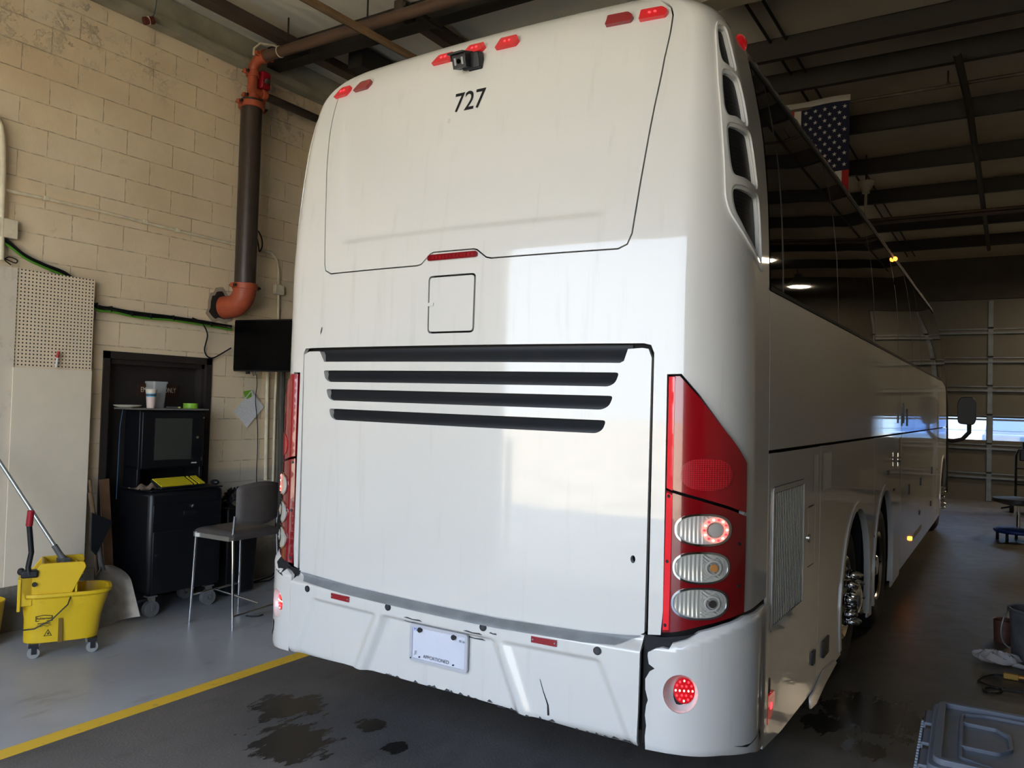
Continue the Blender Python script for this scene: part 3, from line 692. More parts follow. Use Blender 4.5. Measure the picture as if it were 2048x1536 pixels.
for sd in (1, -1):
    wheel(3.0, sd*1.215, 'front', sd); wheel(4.42, sd*1.245, 'rear', sd); wheel(11.32, sd*1.215, 'front', sd)
    for cy, ry, rz in arches:
        wb = MB(); wb.b2((sd*.70, cy-.72, .36), (sd*.72, cy+.72, 1.3)); wb.b2((sd*.70, cy-.72, 1.25), (sd*1.22, cy+.72, 1.28)); wb.b2((sd*.70, cy-.735, .36), (sd*1.22, cy-.70, 1.28)); wb.b2((sd*.70, cy+.70, .36), (sd*1.22, cy+.735, 1.28)); wb.build('wheel_well', BLACKGAP, coach)
ch = MB()
for a, b in ((.55, 2.25), (5.15, 10.6), (11.95, 12.6)): ch.b2((-1.2, a, .40), (1.2, b, .44))
ch.b2((-.70, .75, .37), (.70, 12.6, .42))
for cy in (3.0, 4.42, 11.32): ch.cyl((-1.0, cy, .52), (1.0, cy, .52), .07)
ch.build('chassis', BLACKGAP, coach)
# front mirror
mi = MB().tube([(1.20, 12.35, 1.42), (1.35, 12.38, 1.38), (1.50, 12.36, 1.42), (1.60, 12.34, 1.54), (1.60, 12.32, 1.70)], .035, 10).build('mirror_arm', BLACKP, coach)
mh = MB().prism(round_poly([(-.13, -.22), (.10, -.24), (.14, -.15), (.14, .15), (.09, .23), (-.09, .23), (-.14, .12)], .06), -.04, .07, Matrix.Translation((1.565, 12.30, 1.90)) @ Matrix.Rotation(PI/2, 4, 'X'))
mo = mh.build('mirror_housing', BLACKP, coach, bevel=.012)
MB().prism(round_poly([(-.11, -.06), (.10, -.06), (.11, .14), (.07, .20), (-.07, .20), (-.11, .10)], .04), .0, .004, Matrix.Translation((1.565, 12.258, 1.90)) @ Matrix.Rotation(PI/2, 4, 'X')).build('mirror_glass', mat('mirror_glass', rgb(160, 165, 165), .02, metal=1.), mo)
MB().tube([(1.16, 12.0, 2.9), (1.22, 12.3, 2.5), (1.255, 12.5, 2.0), (1.265, 12.6, 1.2), (1.265, 12.6, .5)], .022, 8).build('corner_moulding', BLACKP, coach)
MB().sphere((0, 0, 0), .035, 10, 6, (.6, 1.4, .6)).build('amber_marker', AMBERLIT, coach, (1.19, 5.75, 3.36))
# ================================================================ the building
XW = -4.1; ZC = 5.25; YF = 16.85; YB = -4.6; XR = 7.0
BW = NT('painted_block', .75)
p = BW.pos(); sp = BW.sep(p)
v = BW.comb(BW.math('ADD', sp[1], 10*.4277-.445), BW.math('ADD', sp[2], 30*.2007-4.395+.2007*0), 0.)
def brick(v, ms, smooth):
    nd = BW.n('TexBrick'); BW.put(nd.inputs['Vector'], v); nd.inputs['Scale'].default_value = 1.; nd.inputs['Mortar Size'].default_value = ms; nd.inputs['Mortar Smooth'].default_value = smooth
    nd.inputs['Brick Width'].default_value = .4277; nd.inputs['Row Height'].default_value = .2007; nd.offset = .5; nd.offset_frequency = 2; nd.inputs['Bias'].default_value = 0
    nd.inputs['Color1'].default_value = (.45, .45, .45, 1); nd.inputs['Color2'].default_value = (.62, .62, .62, 1); nd.inputs['Mortar'].default_value = (.5, .5, .5, 1)
    return nd
vv = BW.n('VectorMath', operation='ADD'); BW.put(vv.inputs[0], v); nn = BW.n('TexNoise'); BW.put(nn.inputs['Vector'], p); nn.inputs['Scale'].default_value = 5.; sc_ = BW.n('VectorMath', operation='SCALE'); BW.put(sc_.inputs[0], nn.outputs['Color']); sc_.inputs['Scale'].default_value = .006; BW.put(vv.inputs[1], sc_.outputs[0])
bk = brick(vv.outputs[0], .0045, .35)
n1 = BW.noise(p, 1.1, 5); n2 = BW.noise(p, 9., 8, .7); n3 = BW.noise(p, 90., 4, .6)
base = BW.mix(BW.ramp(n1, .35, .7), rgb(246, 226, 192), rgb(230, 208, 174))
base = BW.mix(.35, base, bk.outputs['Color'], 'OVERLAY')
base = BW.mix(BW.ramp(n2, .60, .80, 0, .30), base, rgb(120, 100, 74))
mort = BW.mix(BW.ramp(BW.noise(p, 14., 4), .42, .58, .0, .45), base, rgb(132, 114, 88))
base = BW.mix(bk.outputs['Fac'], base, mort)
# peeled paint near the top
pe = BW.math('MULTIPLY', BW.ramp(BW.noise(p, 7., 9, .75), .53, .59), BW.ramp(sp[2], 4.2, 4.75))
pe = BW.math('MULTIPLY', pe, BW.ramp(n1, .42, .62))
base = BW.mix(BW.math('MULTIPLY', pe, .5), base, rgb(205, 198, 182))
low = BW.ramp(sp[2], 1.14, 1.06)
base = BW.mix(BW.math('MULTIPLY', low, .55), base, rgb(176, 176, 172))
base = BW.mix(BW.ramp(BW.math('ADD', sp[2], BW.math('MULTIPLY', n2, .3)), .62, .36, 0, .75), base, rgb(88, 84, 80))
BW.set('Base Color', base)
hh = BW.math('ADD', BW.math('MULTIPLY', bk.outputs['Fac'], -.7), BW.math('MULTIPLY', n3, .22)); hh = BW.math('ADD', hh, BW.math('MULTIPLY', pe, .9))
hh = BW.math('ADD', hh, BW.math('MULTIPLY', n2, .25))
BW.bump(hh, .8, .009)
BLOCK = BW.m
# floor
FL = NT('workshop_floor', .5); p = FL.pos(); sp = FL.sep(p)
n1 = FL.noise(p, .9, 6); n2 = FL.noise(p, 6., 8, .7); n3 = FL.noise(p, 70., 3, .7); 
map_ = FL.n('Mapping'); FL.put(map_.inputs[0], p); map_.inputs['Scale'].default_value = (1.5, .5, 1); n4 = FL.noise(map_.outputs[0], 3., 8, .65)
lightc = FL.mix(FL.ramp(n1, .35, .65), rgb(186, 187, 190), rgb(166, 167, 170)); lightc = FL.mix(FL.ramp(n4, .56, .74, 0, .5), lightc, rgb(120, 110, 100))
darkc = FL.mix(FL.ramp(n1, .35, .65), rgb(112, 106, 100), rgb(94, 90, 86)); darkc = FL.mix(FL.ramp(n3, .55, .7, 0, .45), darkc, rgb(140, 132, 120)); darkc = FL.mix(FL.ramp(n4, .5, .75, 0, .6), darkc, rgb(76, 70, 66))
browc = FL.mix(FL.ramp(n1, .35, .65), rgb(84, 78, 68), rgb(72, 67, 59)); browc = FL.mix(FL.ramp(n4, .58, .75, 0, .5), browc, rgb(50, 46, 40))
xz = FL.math('ADD', sp[0], FL.math('MULTIPLY', n2, .0))
col = FL.mix(FL.ramp(xz, -1.97, -1.955), lightc, darkc)
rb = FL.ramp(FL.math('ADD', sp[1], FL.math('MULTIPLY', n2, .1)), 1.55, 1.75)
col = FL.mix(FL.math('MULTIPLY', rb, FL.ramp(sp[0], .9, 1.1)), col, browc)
col = FL.mix(FL.ramp(sp[1], 14.38, 14.42), col, rgb(104, 104, 106))
rough = FL.ramp(FL.math('ADD', n2, FL.math('MULTIPLY', n1, .3)), .4, 1., .34, .46)
rough = FL.math('ADD', rough, FL.math('MULTIPLY', FL.ramp(xz, -1.97, -1.955), FL.math('MULTIPLY', FL.ramp(sp[1], 2.0, 1.4), .28)))
# wet and oily spots
wet = None
for (x, y, r, ax) in ((-1.36, .30, .22, 1.0), (-.98, -.02, .26, 1.2), (-.80, .40, .10, 1.), (1.50, 2.25, .34, .8), (1.28, 1.95, .16, 1.), (1.55, 1.70, .12, .8), (-.5, .25, .08, 1.)):
    d = FL.math('POWER', FL.math('ADD', FL.math('POWER', FL.math('SUBTRACT', sp[0], x), 2.), FL.math('MULTIPLY', FL.math('POWER', FL.math('SUBTRACT', sp[1], y), 2.), ax)), .5)
    w = FL.math('SUBTRACT', 1., FL.math('DIVIDE', d, r*1.5), clamp=True)
    wet = w if wet is None else FL.math('MAXIMUM', wet, w)
wf = FL.ramp(FL.math('ADD', wet, FL.math('MULTIPLY', FL.math('SUBTRACT', FL.noise(map_.outputs[0], 9., 7, .7), .5), 1.9)), .38, .44)
wf = FL.math('MULTIPLY', wf, FL.ramp(wet, .02, .12))
col = FL.mix(FL.math('MULTIPLY', wf, .85), col, rgb(34, 30, 26)); FL.set('Base Color', col)
FL.set('Roughness', FL.mix(wf, rough, (.22, .22, .22, 1)))
FL.set('Specular IOR Level', .5)
FL.bump(FL.math('ADD', FL.math('MULTIPLY', FL.math('MULTIPLY', FL.ramp(xz, -1.97, -1.955), FL.ramp(sp[1], 2.0, 1.4)), FL.math('MULTIPLY', n3, FL.math('SUBTRACT', 1., wf))), FL.math('MULTIPLY', n2, .0)), .35, .006)
struct(MB().b2((XW-.3, YB, -.15), (XR, YF+.3, 0)).build('floor', FL.m))
# ground outside, both ends
GO = NT('sunlit_concrete_apron', .85); p = GO.pos(); GO.set('Base Color', GO.mix(GO.ramp(GO.noise(p, .5, 6), .4, .65), rgb(216, 198, 164), rgb(186, 170, 140)))
struct(MB().b2((-60, -90, -.2), (60, YB-.005, -.02)).b2((-60, YF+.305, -.2), (60, 90, -.02)).build('ground', GO.m))
# left wall with doorway
D0, D1, DZ = .735, 1.775, 2.14
mb = MB().b2((XW-.22, YB-.2, 0), (XW, D0, ZC+.3)).b2((XW-.22, D1, 0), (XW, YF+.3, ZC+.3)).b2((XW-.22, D0, DZ), (XW, D1, ZC+.3))
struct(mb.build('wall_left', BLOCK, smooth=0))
DARKW = mat('grey_brown_wall', rgb(165, 154, 134), .8, var=.12, vscale=2)
struct(MB().b2((XR, YB-.2, 0), (XR+.2, YF+.3, ZC+.3)).build('wall_right', DARKW, smooth=0))
GX0, GX1, GZ = -1.85, 3.02, 4.34
UPW = mat('dark_insulated_wall', rgb(70, 66, 58), .85, var=.15, vscale=3)
struct(MB().b2((XW, YF, 0), (GX0, YF+.3, ZC+.3)).b2((GX1, YF, 0), (XR, YF+.3, ZC+.3)).b2((GX0, YF, GZ), (GX1, YF+.3, ZC+.3)).build('wall_front', UPW, smooth=0))
OX0, OX1, OZ = -2.3, 2.75, 4.0
struct(MB().b2((XW-.22, YB-.2, 0), (OX0, YB, ZC+.3)).b2((OX1, YB-.2, 0), (XR, YB, ZC+.3)).b2((OX0, YB-.2, OZ), (OX1, YB, ZC+.3)).build('wall_back', DARKW, smooth=0))
CE = NT('ceiling_deck', .6); p = CE.pos(); sp = CE.sep(p)
cc = CE.mix(CE.ramp(CE.noise(p, .8, 5), .35, .7), rgb(190, 182, 164), rgb(170, 162, 145)); cc = CE.mix(CE.ramp(sp[0], .4, -.2), cc, rgb(240, 234, 218)); CE.set('Base Color', cc)  # left deck coloured paler, standing in for stronger ground bounce
w1 = CE.math('SINE', CE.math('MULTIPLY', sp[0], 2*PI/.16)); CE.bump(CE.math('ADD', CE.math('MULTIPLY', CE.ramp(sp[0], -.4, -.6), w1), CE.noise(p, 4., 4)), .25, .01)
struct(MB().b2((XW-.22, YB-.2, ZC), (XR+.2, YF+.3, ZC+.2)).build('ceiling', CE.m, smooth=0))
STEEL = mat('dark_brown_steel', rgb(74, 62, 52), .6, var=.25, vscale=5)
STEELD = mat('dark_steel', rgb(38, 34, 28), .65, var=.2, vscale=4)
names = ['nearest', 'second', 'third', 'fourth', 'fifth', 'sixth', 'seventh']
for i, y in enumerate((4.43, 5.24, 6.82, 8.57, 10.28, 12.43, 14.39)):
    o = MB().b2((XW, y-.004, ZC-.22), (XR, y+.004, ZC)).b2((XW, y-.06, ZC-.22), (XR, y+.004, ZC-.214)).b2((XW, y-.004, ZC-.006), (XR, y+.06, ZC-.001)).build('roof_purlin', STEELD, smooth=0)
    tag(o, 'long dark steel roof purlin, %s of the row above the coach' % names[i], 'beam', 'roof purlins')
o = MB().b2((XW, 2.27, ZC-.24), (1.0, 2.278, ZC)).b2((XW, 2.20, ZC-.24), (1.0, 2.35, ZC-.232)).build('roof_purlin', STEELD, smooth=0)
tag(o, 'dark steel purlin behind the brown sprinkler main at the left', 'beam', 'roof purlins')
o = MB().b2((XW+.01, YB, 4.93), (XW+.13, YF, 5.0)).b2((XW+.01, YB, 5.0), (XW+.03, YF, ZC-.006)).build('eave_channel', mat('galvanised', rgb(165, 160, 140), .6, metal=.0, var=.3, vscale=3), smooth=0)
tag(o, 'galvanised eave channel along the top of the block wall', 'beam')
o = MB().b2((-3.60, YB, 5.06), (-3.47, YF, 5.14)).build('eave_strut', STEEL, smooth=0); tag(o, 'brown steel strut running beside the block wall under the ceiling', 'beam')
o = MB().b2((-3.30, 2.6, 5.0), (-3.12, YF, 5.20)).build('roof_beam', STEELD, smooth=0); tag(o, 'dark roof beam running away past the left edge of the coach roof', 'beam')
a, b = atZ(600, -4, 4.70), atZ(845, 130, 4.70)
d = (b-a); 
mb = MB(); mb.tube([a-d*1.5, b+d*3], .02, 6); Ma = Matrix.Translation(a)
ang = math.atan2(d.y, d.x)
M = Matrix.Translation(a) @ Matrix.Rotation(ang, 4, 'Z')
mb = MB().b2((-3, -.03, 0), (9, .03, .008), M).b2((-3, .022, 0), (9, .03, .07), M)
tag(mb.build('angle_bracing', mat('tan_primer_steel', rgb(140, 112, 78), .7, var=.2), smooth=0), 'tan steel angle crossing beneath the sprinkler main', 'beam')
o = MB().b2((-2.30, 2.1, 5.07), (-2.20, 9, 5.2)).build('tie_beam', STEEL, smooth=0); tag(o, 'brown tie beam ending behind the coach roof above the marker lamps', 'beam')
o = MB().tube([(-2.02, 1.9, 5.02), (-1.9, 8, 5.02)], .022, 8).build('conduit', STEELD); tag(o, 'black conduit beside the brown tie beam over the coach', 'pipe')
for q, (px, l) in enumerate(((1520, 'left'), (1560, 'right'))):
    x = .26 if q == 0 else .40
    tag(MB().tube([(x, 3.45, ZC-.03), (x, 16, ZC-.03)], .014, 8).build('ceiling_conduit', STEELD), 'thin black conduit on the ceiling above the flag, %s of the pair' % l, 'pipe', 'ceiling conduit pair')
tag(MB().tube([(1.75, 4.9, 5.0), (1.79, 6.2, 4.98), (1.80, 9.1, 4.98), (1.80, 14.5, 4.98)], .035, 10).build('sprinkler_branch', STEELD), 'dark sprinkler pipe running lengthwise below the purlins', 'pipe')
fp = thing('flag_rail', 'slim brown pipe across the ceiling from which the flag hangs', 'pipe', (0, 5.95, 5.10))
MB().tube([(XW, 0, 0), (XR, 0, 0)], .018, 10).build('pipe', STEEL, fp); MB().tube([(1.62, 0, 0), (1.62, 0, .15)], .008, 8).sphere((1.62, 0, .02), .022, 8, 6).build('hanger_rod', STEEL, fp)
tag(MB().tube([(XW, 10.9, 4.88), (XR, 10.9, 4.88)], .035, 10).tube([(XW, 10.75, 4.90), (XR, 10.75, 4.90)], .02, 8).build('sprinkler_main', STEEL), 'pair of brown pipes crossing far down the bay', 'pipe')
o = MB().b2((.0, 3.05, ZC-.22), (XR, 3.25, ZC-.004)).build('main_rafter', mat('cream_steel', rgb(150, 144, 126), .6, var=.1), smooth=0); tag(o, 'pale steel rafter over the rear of the coach at the top', 'beam')
# far sectional door
dr = struct(bpy.data.objects.new('door_2', None)); COL.objects.link(dr); dr.location = (.585, YF+.05, 0)
PAN = mat('beige_door_panel', rgb(98, 95, 86), .6, var=.06, vscale=3); RIB = mat('galvanised_rib', rgb(118, 120, 118), .4, metal=.6, var=.2)
hs = .62; w2 = (GX1-GX0)/2
for k in range(7):
    z0, z1 = k*hs, (k+1)*hs
    if k == 2:
        mb = MB().b2((-w2, 0, z0), (w2, .04, z0+.07)).b2((-w2, 0, z1-.07), (w2, .04, z1))
        for i in range(5): x = -w2+i*(2*w2/4); mb.b2((x-.06, 0, z0+.07), (x+.06, .04, z1-.07))
        s_ = mb.build('door_section', PAN, dr, smooth=0)
        for i in range(4):
            x = -w2+i*(2*w2/4)+.06; MB().b2((x, .018, z0+.07), (x+2*w2/4-.12, .022, z1-.07)).build('glass_pane', mat('dimming_pane', (.22, .29, .38, 1), .02, trans=1., spec=.3), s_, smooth=0)  # glass tinted dark to dim the bright outside
            MB().b2((x, .012, (z0+z1)/2-.04), (x+2*w2/4-.12, .018, (z0+z1)/2-.032)).build('glazing_bar', RIB, s_, smooth=0)
    else: MB().b2((-w2, 0, z0), (w2, .04, z1)).build('door_section', PAN, dr, smooth=0)
    if k < 6:
        MB().b2((-w2, -.05, z1-.10), (w2, .0, z1-.09)).b2((-w2, -.055, z1-.13), (w2, -.045, z1-.09)).b2((-w2, -.02, z1-.035), (w2, 0, z1-.01)).build('stiffener_rib', RIB, dr, smooth=0)
    for i in range(5):
        x = -w2+i*(2*w2/4); MB().b2((x-.045, -.02, z0+.02), (x+.045, -.002, z1-.04)).build('door_stile', RIB, dr, smooth=0)
        if k: MB().cyl((x-.05, -.035, z0), (x+.05, -.035, z0), .018, n=8).build('hinge', STEELD, dr)
MB().b2((-w2, -.03, GZ), (w2, 0, GZ+.03)).build('door_track', RIB, dr, smooth=0)
# side door in the left wall
d1 = struct(bpy.data.objects.new('door_1', None)); COL.objects.link(d1); d1.location = (XW, (D0+D1)/2, 0)
DB = mat('dark_brown_door_paint', rgb(52, 46, 44), .42, var=.12, vscale=8)
h_ = (D1-D0)/2
MB().b2((-.03, -h_, 0), (.015, -h_+.055, DZ)).b2((-.03, h_-.055, 0), (.015, h_, DZ)).b2((-.03, -h_, DZ-.06), (.015, h_, DZ)).b2((-.14, -h_+.02, 0), (-.02, -h_+.085, DZ-.03)).b2((-.14, h_-.085, 0), (-.02, h_-.02, DZ-.03)).b2((-.14, -h_+.02, DZ-.10), (-.02, h_-.02, DZ-.03)).build('door_frame', DB, d1, smooth=0)
MB().b2((-.155, -h_+.06, 0), (-.11, h_-.06, DZ-.05)).build('door_leaf', DB, d1, smooth=0)
sg = thing('door_sign', 'small brown sign with pale lettering on the dark side door', 'sign', (XW-.108, 1.315, 1.83))
MB().b2((0, -.195, -.055), (.006, .195, .055)).build('sign_plate', mat('sign_brown', rgb(66, 40, 28), .5), sg, smooth=0)
vs, fs = text_mesh('EMPLOYEES ONLY', .062, 0, 0, .68); m_ = MB(); m_.add([(.0075, x, y) for x, y, z in vs], fs); m_.build('sign_text', mat('sign_letter', rgb(225, 215, 190), .5), sg, smooth=0)
yl = MB()
yl.add([(-2.06, YB, .003), (-1.955, YB, .003), (-1.945, 16, .003), (-2.05, 16, .003), (-2.06, YB, .0), (-1.955, YB, .0), (-1.945, 16, .0), (-2.05, 16, .0)], [(0, 1, 2, 3), (4, 5, 1, 0), (7, 6, 2, 3), (4, 0, 3, 7), (5, 1, 2, 6)])
YM = NT('yellow_line_paint', .6); p = YM.pos(); YM.set('Base Color', YM.mix(YM.ramp(YM.noise(p, 12., 8, .7), .55, .72, 0, .6), rgb(246, 200, 62), rgb(170, 145, 80)))
tag(yl.build('floor_line', YM.m, smooth=0), 'yellow painted line along the workshop floor left of the coach', 'floor marking')
# outside: bollard and parked van behind the far door
bo = thing('bollard', 'cream painted bollard standing outside by the doorway jamb', 'bollard', (-2.62, -5.6, -.02)); MB().cyl((0, 0, 0), (0, 0, 1.35), .075).sphere((0, 0, 1.35), .075, 16, 8, (1, 1, .5)).build('post', mat('cream_post', rgb(225, 205, 150), .5), bo)
van = thing('parked_truck', 'pale blue truck parked outside seen through the far door windows', 'truck', (2.45, 23.0, -.02))
VB = mat('pale_blue_body', rgb(150, 175, 205), .35, coat=.6)
MB().b2((-.95, 0, .55), (.95, 2.0, 1.35)).add([(-.9, .35, 1.35), (.9, .35, 1.35), (.8, .85, 2.0), (-.8, .85, 2.0), (-.9, 2, 1.35), (.9, 2, 1.35), (.8, 1.9, 2.0), (-.8, 1.9, 2.0)], [(0, 1, 2, 3), (4, 5, 6, 7), (0, 4, 7, 3), (1, 5, 6, 2), (3, 2, 6, 7)]).build('cab_body', VB, van, bevel=.06)
MB().b2((-.6, -.03, .62), (.6, 0, 1.1)).build('front_grille', mat('truck_grille', rgb(190, 190, 190), .3, metal=.5), van); MB().b2((-1.0, -.12, .4), (1.0, .0, .62)).build('front_bumper', CHROME, van)
for x in (-.85, .85):
    for y in (.45, 1.6): MB().cyl((x-.1, y, .36), (x+.1, y, .36), .36).build('wheel', RUBBER, van)
# ================================================================ left side of the workshop
BLK = mat('black_powder_coat', rgb(17, 18, 22), .38, var=.2, vscale=7, spec=.45)
PVC = mat('painted_conduit', rgb(236, 224, 196), .5, var=.15, vscale=14)
CBL = mat('black_cable', rgb(18, 18, 18), .5); GRN = mat('green_cable', rgb(86, 150, 40), .5)
# --- sprinkler riser
PIPEB = mat('riser_black_brown', rgb(64, 54, 48), .38, metal=.1, var=.15, vscale=20); ORG = mat('orange_primer_fitting', rgb(176, 84, 54), .5, var=.2, vscale=15)
XP = -3.86
def P(px, py, x=XP): return atX(px, py, x)
top = P(506, 215); bot = P(487, 572); cy = (top.y+bot.y)/2
ris = thing('sprinkler_riser', 'tall sprinkler riser pipe with orange fittings on the block wall', 'pipe', (XP, cy, bot.z-.2)); Oz = bot.z-.2
L = lambda z: (0, 0, z-Oz)
MB().tube([L(bot.z), L(top.z+.06)], .097, 28).build('riser_pipe', PIPEB, ris)
MB().tube([(.0, .085, bot.z-Oz+.3+.01*k) for k in ()], .01, 3) if False else None
el = [L(bot.z+.02)]+[(-.16*(1-math.cos(t*PI/16)), -.03*(1-math.cos(t*PI/16)), bot.z-Oz-.02-.17*math.sin(t*PI/16)) for t in range(0, 9)]+[(-.232, -.045, bot.z-Oz-.195)]
MB().tube(el, .105, 28).build('elbow', ORG, ris)
def coupling(name, z, r, par=ris, c=(0, 0)):
    mb = MB().cyl((c[0], c[1], z-.028), (c[0], c[1], z+.028), r+.014, n=28)
    for sg_ in (-1, 1):
        mb.b2((c[0]-.018, c[1]+sg_*(r+.005) if sg_ > 0 else c[1]-(r+.055), z-.02), (c[0]+.018, c[1]+(r+.055) if sg_ > 0 else c[1]-(r+.005), z+.02))
    o = mb.build(name, ORG, par, bevel=.004)
    nb = MB()
    for sg_ in (-1, 1): nb.cyl((c[0]-.035, c[1]+sg_*(r+.038), z), (c[0]+.045, c[1]+sg_*(r+.038), z), .012, n=6)
    nb.build('coupling_bolts', mat('dull_bolt', rgb(86, 76, 68), .4, metal=.7), o)
coupling('coupling', bot.z-Oz-.005, .10)
zp = lambda py: P(505, py).z-Oz
zt = zp(232)
coupling('coupling', zp(213), .105)
MB().tube([(0, 0, zp(209)), (0, 0, zp(201))], [.09, .05], 24).tube([(0, 0, zp(202)), (0, 0, zp(142))], .046, 24).tube([(0, 0, zp(182)), (0, .12, zp(182))], .042, 20).build('tee_fitting', ORG, ris)
coupling('coupling', zp(196), .046); coupling('coupling', zp(148), .046)
zc_ = zp(119); ze_ = zp(143)
MB().tube([(0, 0, ze_-.01)]+[(.15*(1-math.cos(t*PI/16)), 0, ze_+(zc_-ze_)*math.sin(t*PI/16)) for t in range(9)]+[(.18, 0, zc_)], .048, 24).build('elbow', ORG, ris)
MB().cyl((.13, 0, zc_), (.175, 0, zc_), .062, n=24).b2((.135, -.10, zc_-.018), (.17, .10, zc_+.018)).build('coupling', ORG, ris, bevel=.004)
MB().tube([(.14, 0, zc_), (4.9, 0, zc_)], .048, 24).build('cross_main', mat('brown_main', rgb(92, 70, 56), .45, var=.12, vscale=6), ris)
MB().tube([(.36, 0, zc_), (.367, 0, zc_)], .054, 20).build('pipe_band', PVC, ris)
for x in (.46, 1.42, 2.75): MB().tube([(x, 0, zc_+.045), (x, 0, ZC-Oz-.01)], .008, 8).build('hanger_rod', STEELD, ris)
MB().cyl((0, .10, zp(182)), (0, .15, zp(182)), .056, n=20).b2((-.018, .105, zp(182)-.09), (.018, .145, zp(182)+.09)).build('coupling', ORG, ris, bevel=.004)
MB().tube([(0, .12, zp(182)), (0, 9.0, zp(182))], .040, 20).build('branch_pipe', PIPEB, ris)
fsb = MB().box((.02, .11, zp(155)), (.09, .10, .16)).build('flow_switch', mat('alarm_red', rgb(150, 18, 34), .4), ris, bevel=.01); MB().cyl((.06, .10, zp(160)), (.10, .09, zp(160)), .026).build('switch_cap', CHROME, fsb)
MB().tube([(.0, .0, zc_+.05), (-.02, .02, zc_+.12), (-.01, .08, zc_+.19), (.02, .22, zc_+.22), (.06, .42, zc_+.22), (.08, .60, zc_+.20)], .010, 8).build('flexible_conduit', PVC, ris)
# torn hole round the elbow
hc = atX(440, 612, XW)
ho = MB(); random.seed(4)
rr = [.115+random.uniform(-.012, .03) for _ in range(26)]
ho.add([(.004, 0, 0)]+[(.004, rr[k]*math.cos(2*PI*k/26), rr[k]*math.sin(2*PI*k/26)) for k in range(26)], [(0, 1+k, 1+(k+1) % 26) for k in range(26)])
ho.add([(.007, r*math.cos(2*PI*k/26)*f, r*math.sin(2*PI*k/26)*f) for f in (1., 1.28) for k, r in enumerate(rr)], [(k, (k+1) % 26, 26+(k+1) % 26, 26+k) for k in range(26)])
ho.fm = [0]*26+[1]*26
o = ho.build('wall_hole', [mat('hole_dark', rgb(40, 32, 26), .9), mat('crumbling_mortar', rgb(170, 158, 136), .9, bump=1., bscale=40)], None, tuple(hc), smooth=0); tag(o, 'ragged hole knocked through the block wall behind the orange elbow', 'hole')
# --- conduits and cables
def W(px, py, d=.03): return atX(px, py, XW+d)
def wallrun(name, pts, r, m, label, cat, d=.03):
    P_ = [W(a, b, d) for a, b in pts]; o0 = P_[0].copy()
    o = MB().tube(smooth_path([p-o0 for p in P_]), r, 8).build(name, m, None, tuple(o0)); return tag(o, label, cat)
c1 = thing('wall_conduit', 'pale painted conduit crossing the block wall and dropping to a square box', 'conduit', tuple(W(10, 380)))
b0 = W(10, 380); T_ = lambda L, d=.03: [W(a, b, d)-b0 for a, b in L]
MB().tube(T_([(8, 380), (90, 397), (200, 422), (330, 455), (470, 489), (525, 500), (543, 505), (553, 518), (557, 540), (557, 568)]), .013, 10).build('pipe', PVC, c1)
jb = W(557, 580, .04)-b0; MB().box((jb.x, jb.y, jb.z), (.05, .11, .10)).build('junction_box', PVC, c1, bevel=.006)
MB().tube(T_([(557, 590), (555, 700), (550, 800), (547, 920), (544, 1010)]), .012, 10).build('pipe', PVC, c1)
for a, b in ((92, 397), (290, 444), (355, 461), (515, 497)):
    q = W(a, b, .03)-b0; MB().box(tuple(q), (.035, .035, .034)).build('strap', PVC, c1, bevel=.003)
wallrun('drop_conduit', [(536, 640), (535, 740), (533, 840), (531, 960)], .018, PVC, 'thicker cream conduit running down beside the screen and paper', 'conduit')
wallrun('dark_conduit', [(566, 700), (563, 800), (562, 900), (559, 1125)], .03, mat('grey_box', rgb(84, 82, 76), .6), 'dark grey vertical duct against the wall beside the coach', 'duct', .04)
c2 = thing('corner_conduit', 'cream bent conduit at the far left edge with a square box', 'conduit', tuple(W(5, 300, .05))); b0 = W(5, 300, .05)
MB().tube([W(-22, 225, .05)-b0, W(-8, 236, .05)-b0, W(1, 250, .05)-b0, W(5, 275, .05)-b0, W(6, 330, .05)-b0, W(3, 440, .05)-b0, W(2, 520, .05)-b0], .022, 12).build('pipe', PVC, c2)
q = W(12, 457, .04)-b0; MB().box(tuple(q), (.06, .14, .14)).build('junction_box', PVC, c2, bevel=.004)
wallrun('wire_coil', [(4, 430), (12, 445), (8, 475), (3, 500), (8, 515), (20, 522), (32, 526), (34, 520), (18, 514), (10, 520), (22, 530)], .004, CBL, 'loose dark wires curling at the left edge above the white panel', 'cable', .05)
cb = thing('cable_bundle', 'bundle of black and green cables draped along the block wall', 'cable', tuple(W(8, 475))); b0 = W(8, 475)
path = [(2, 474), (20, 486), (50, 511), (90, 530), (134, 548), (165, 580), (190, 611), (225, 617), (262, 625), (300, 630), (340, 633), (400, 643), (463, 653)]
for k, (dx, dy, r, m) in enumerate(((0, 0, .010, CBL), (0, 4, .0085, CBL), (1, 7, .009, GRN), (0, -2, .006, CBL))):
    random.seed(k); MB().tube(smooth_path([W(a+dx, b+dy+random.uniform(-1.2, 1.2), .03+.008*k)-b0 for a, b in path]), r, 8).build('cable', m, cb)
MB().tube(smooth_path([W(a, b, .05)-b0 for a, b in [(385, 636), (400, 643), (410, 655), (415, 670), (412, 685), (409, 700), (414, 712), (425, 716), (440, 709), (462, 696)]]), .0065, 8).build('drop_cable', CBL, cb)
tb = MB()
for a, b in ((192, 611), (221, 618), (262, 627), (300, 632), (345, 636), (420, 648)):
    q = W(a, b, .042)-b0; tb.box(tuple(q), (.05, .006, .045))
tb.build('cable_tie', CBL, cb)
wallrun('strap_loop', [(511, 457), (519, 466), (524, 480), (524, 494), (519, 503), (517, 492), (513, 470)], .007, CBL, 'short black strap looped on the conduit beside the riser', 'strap', .05)
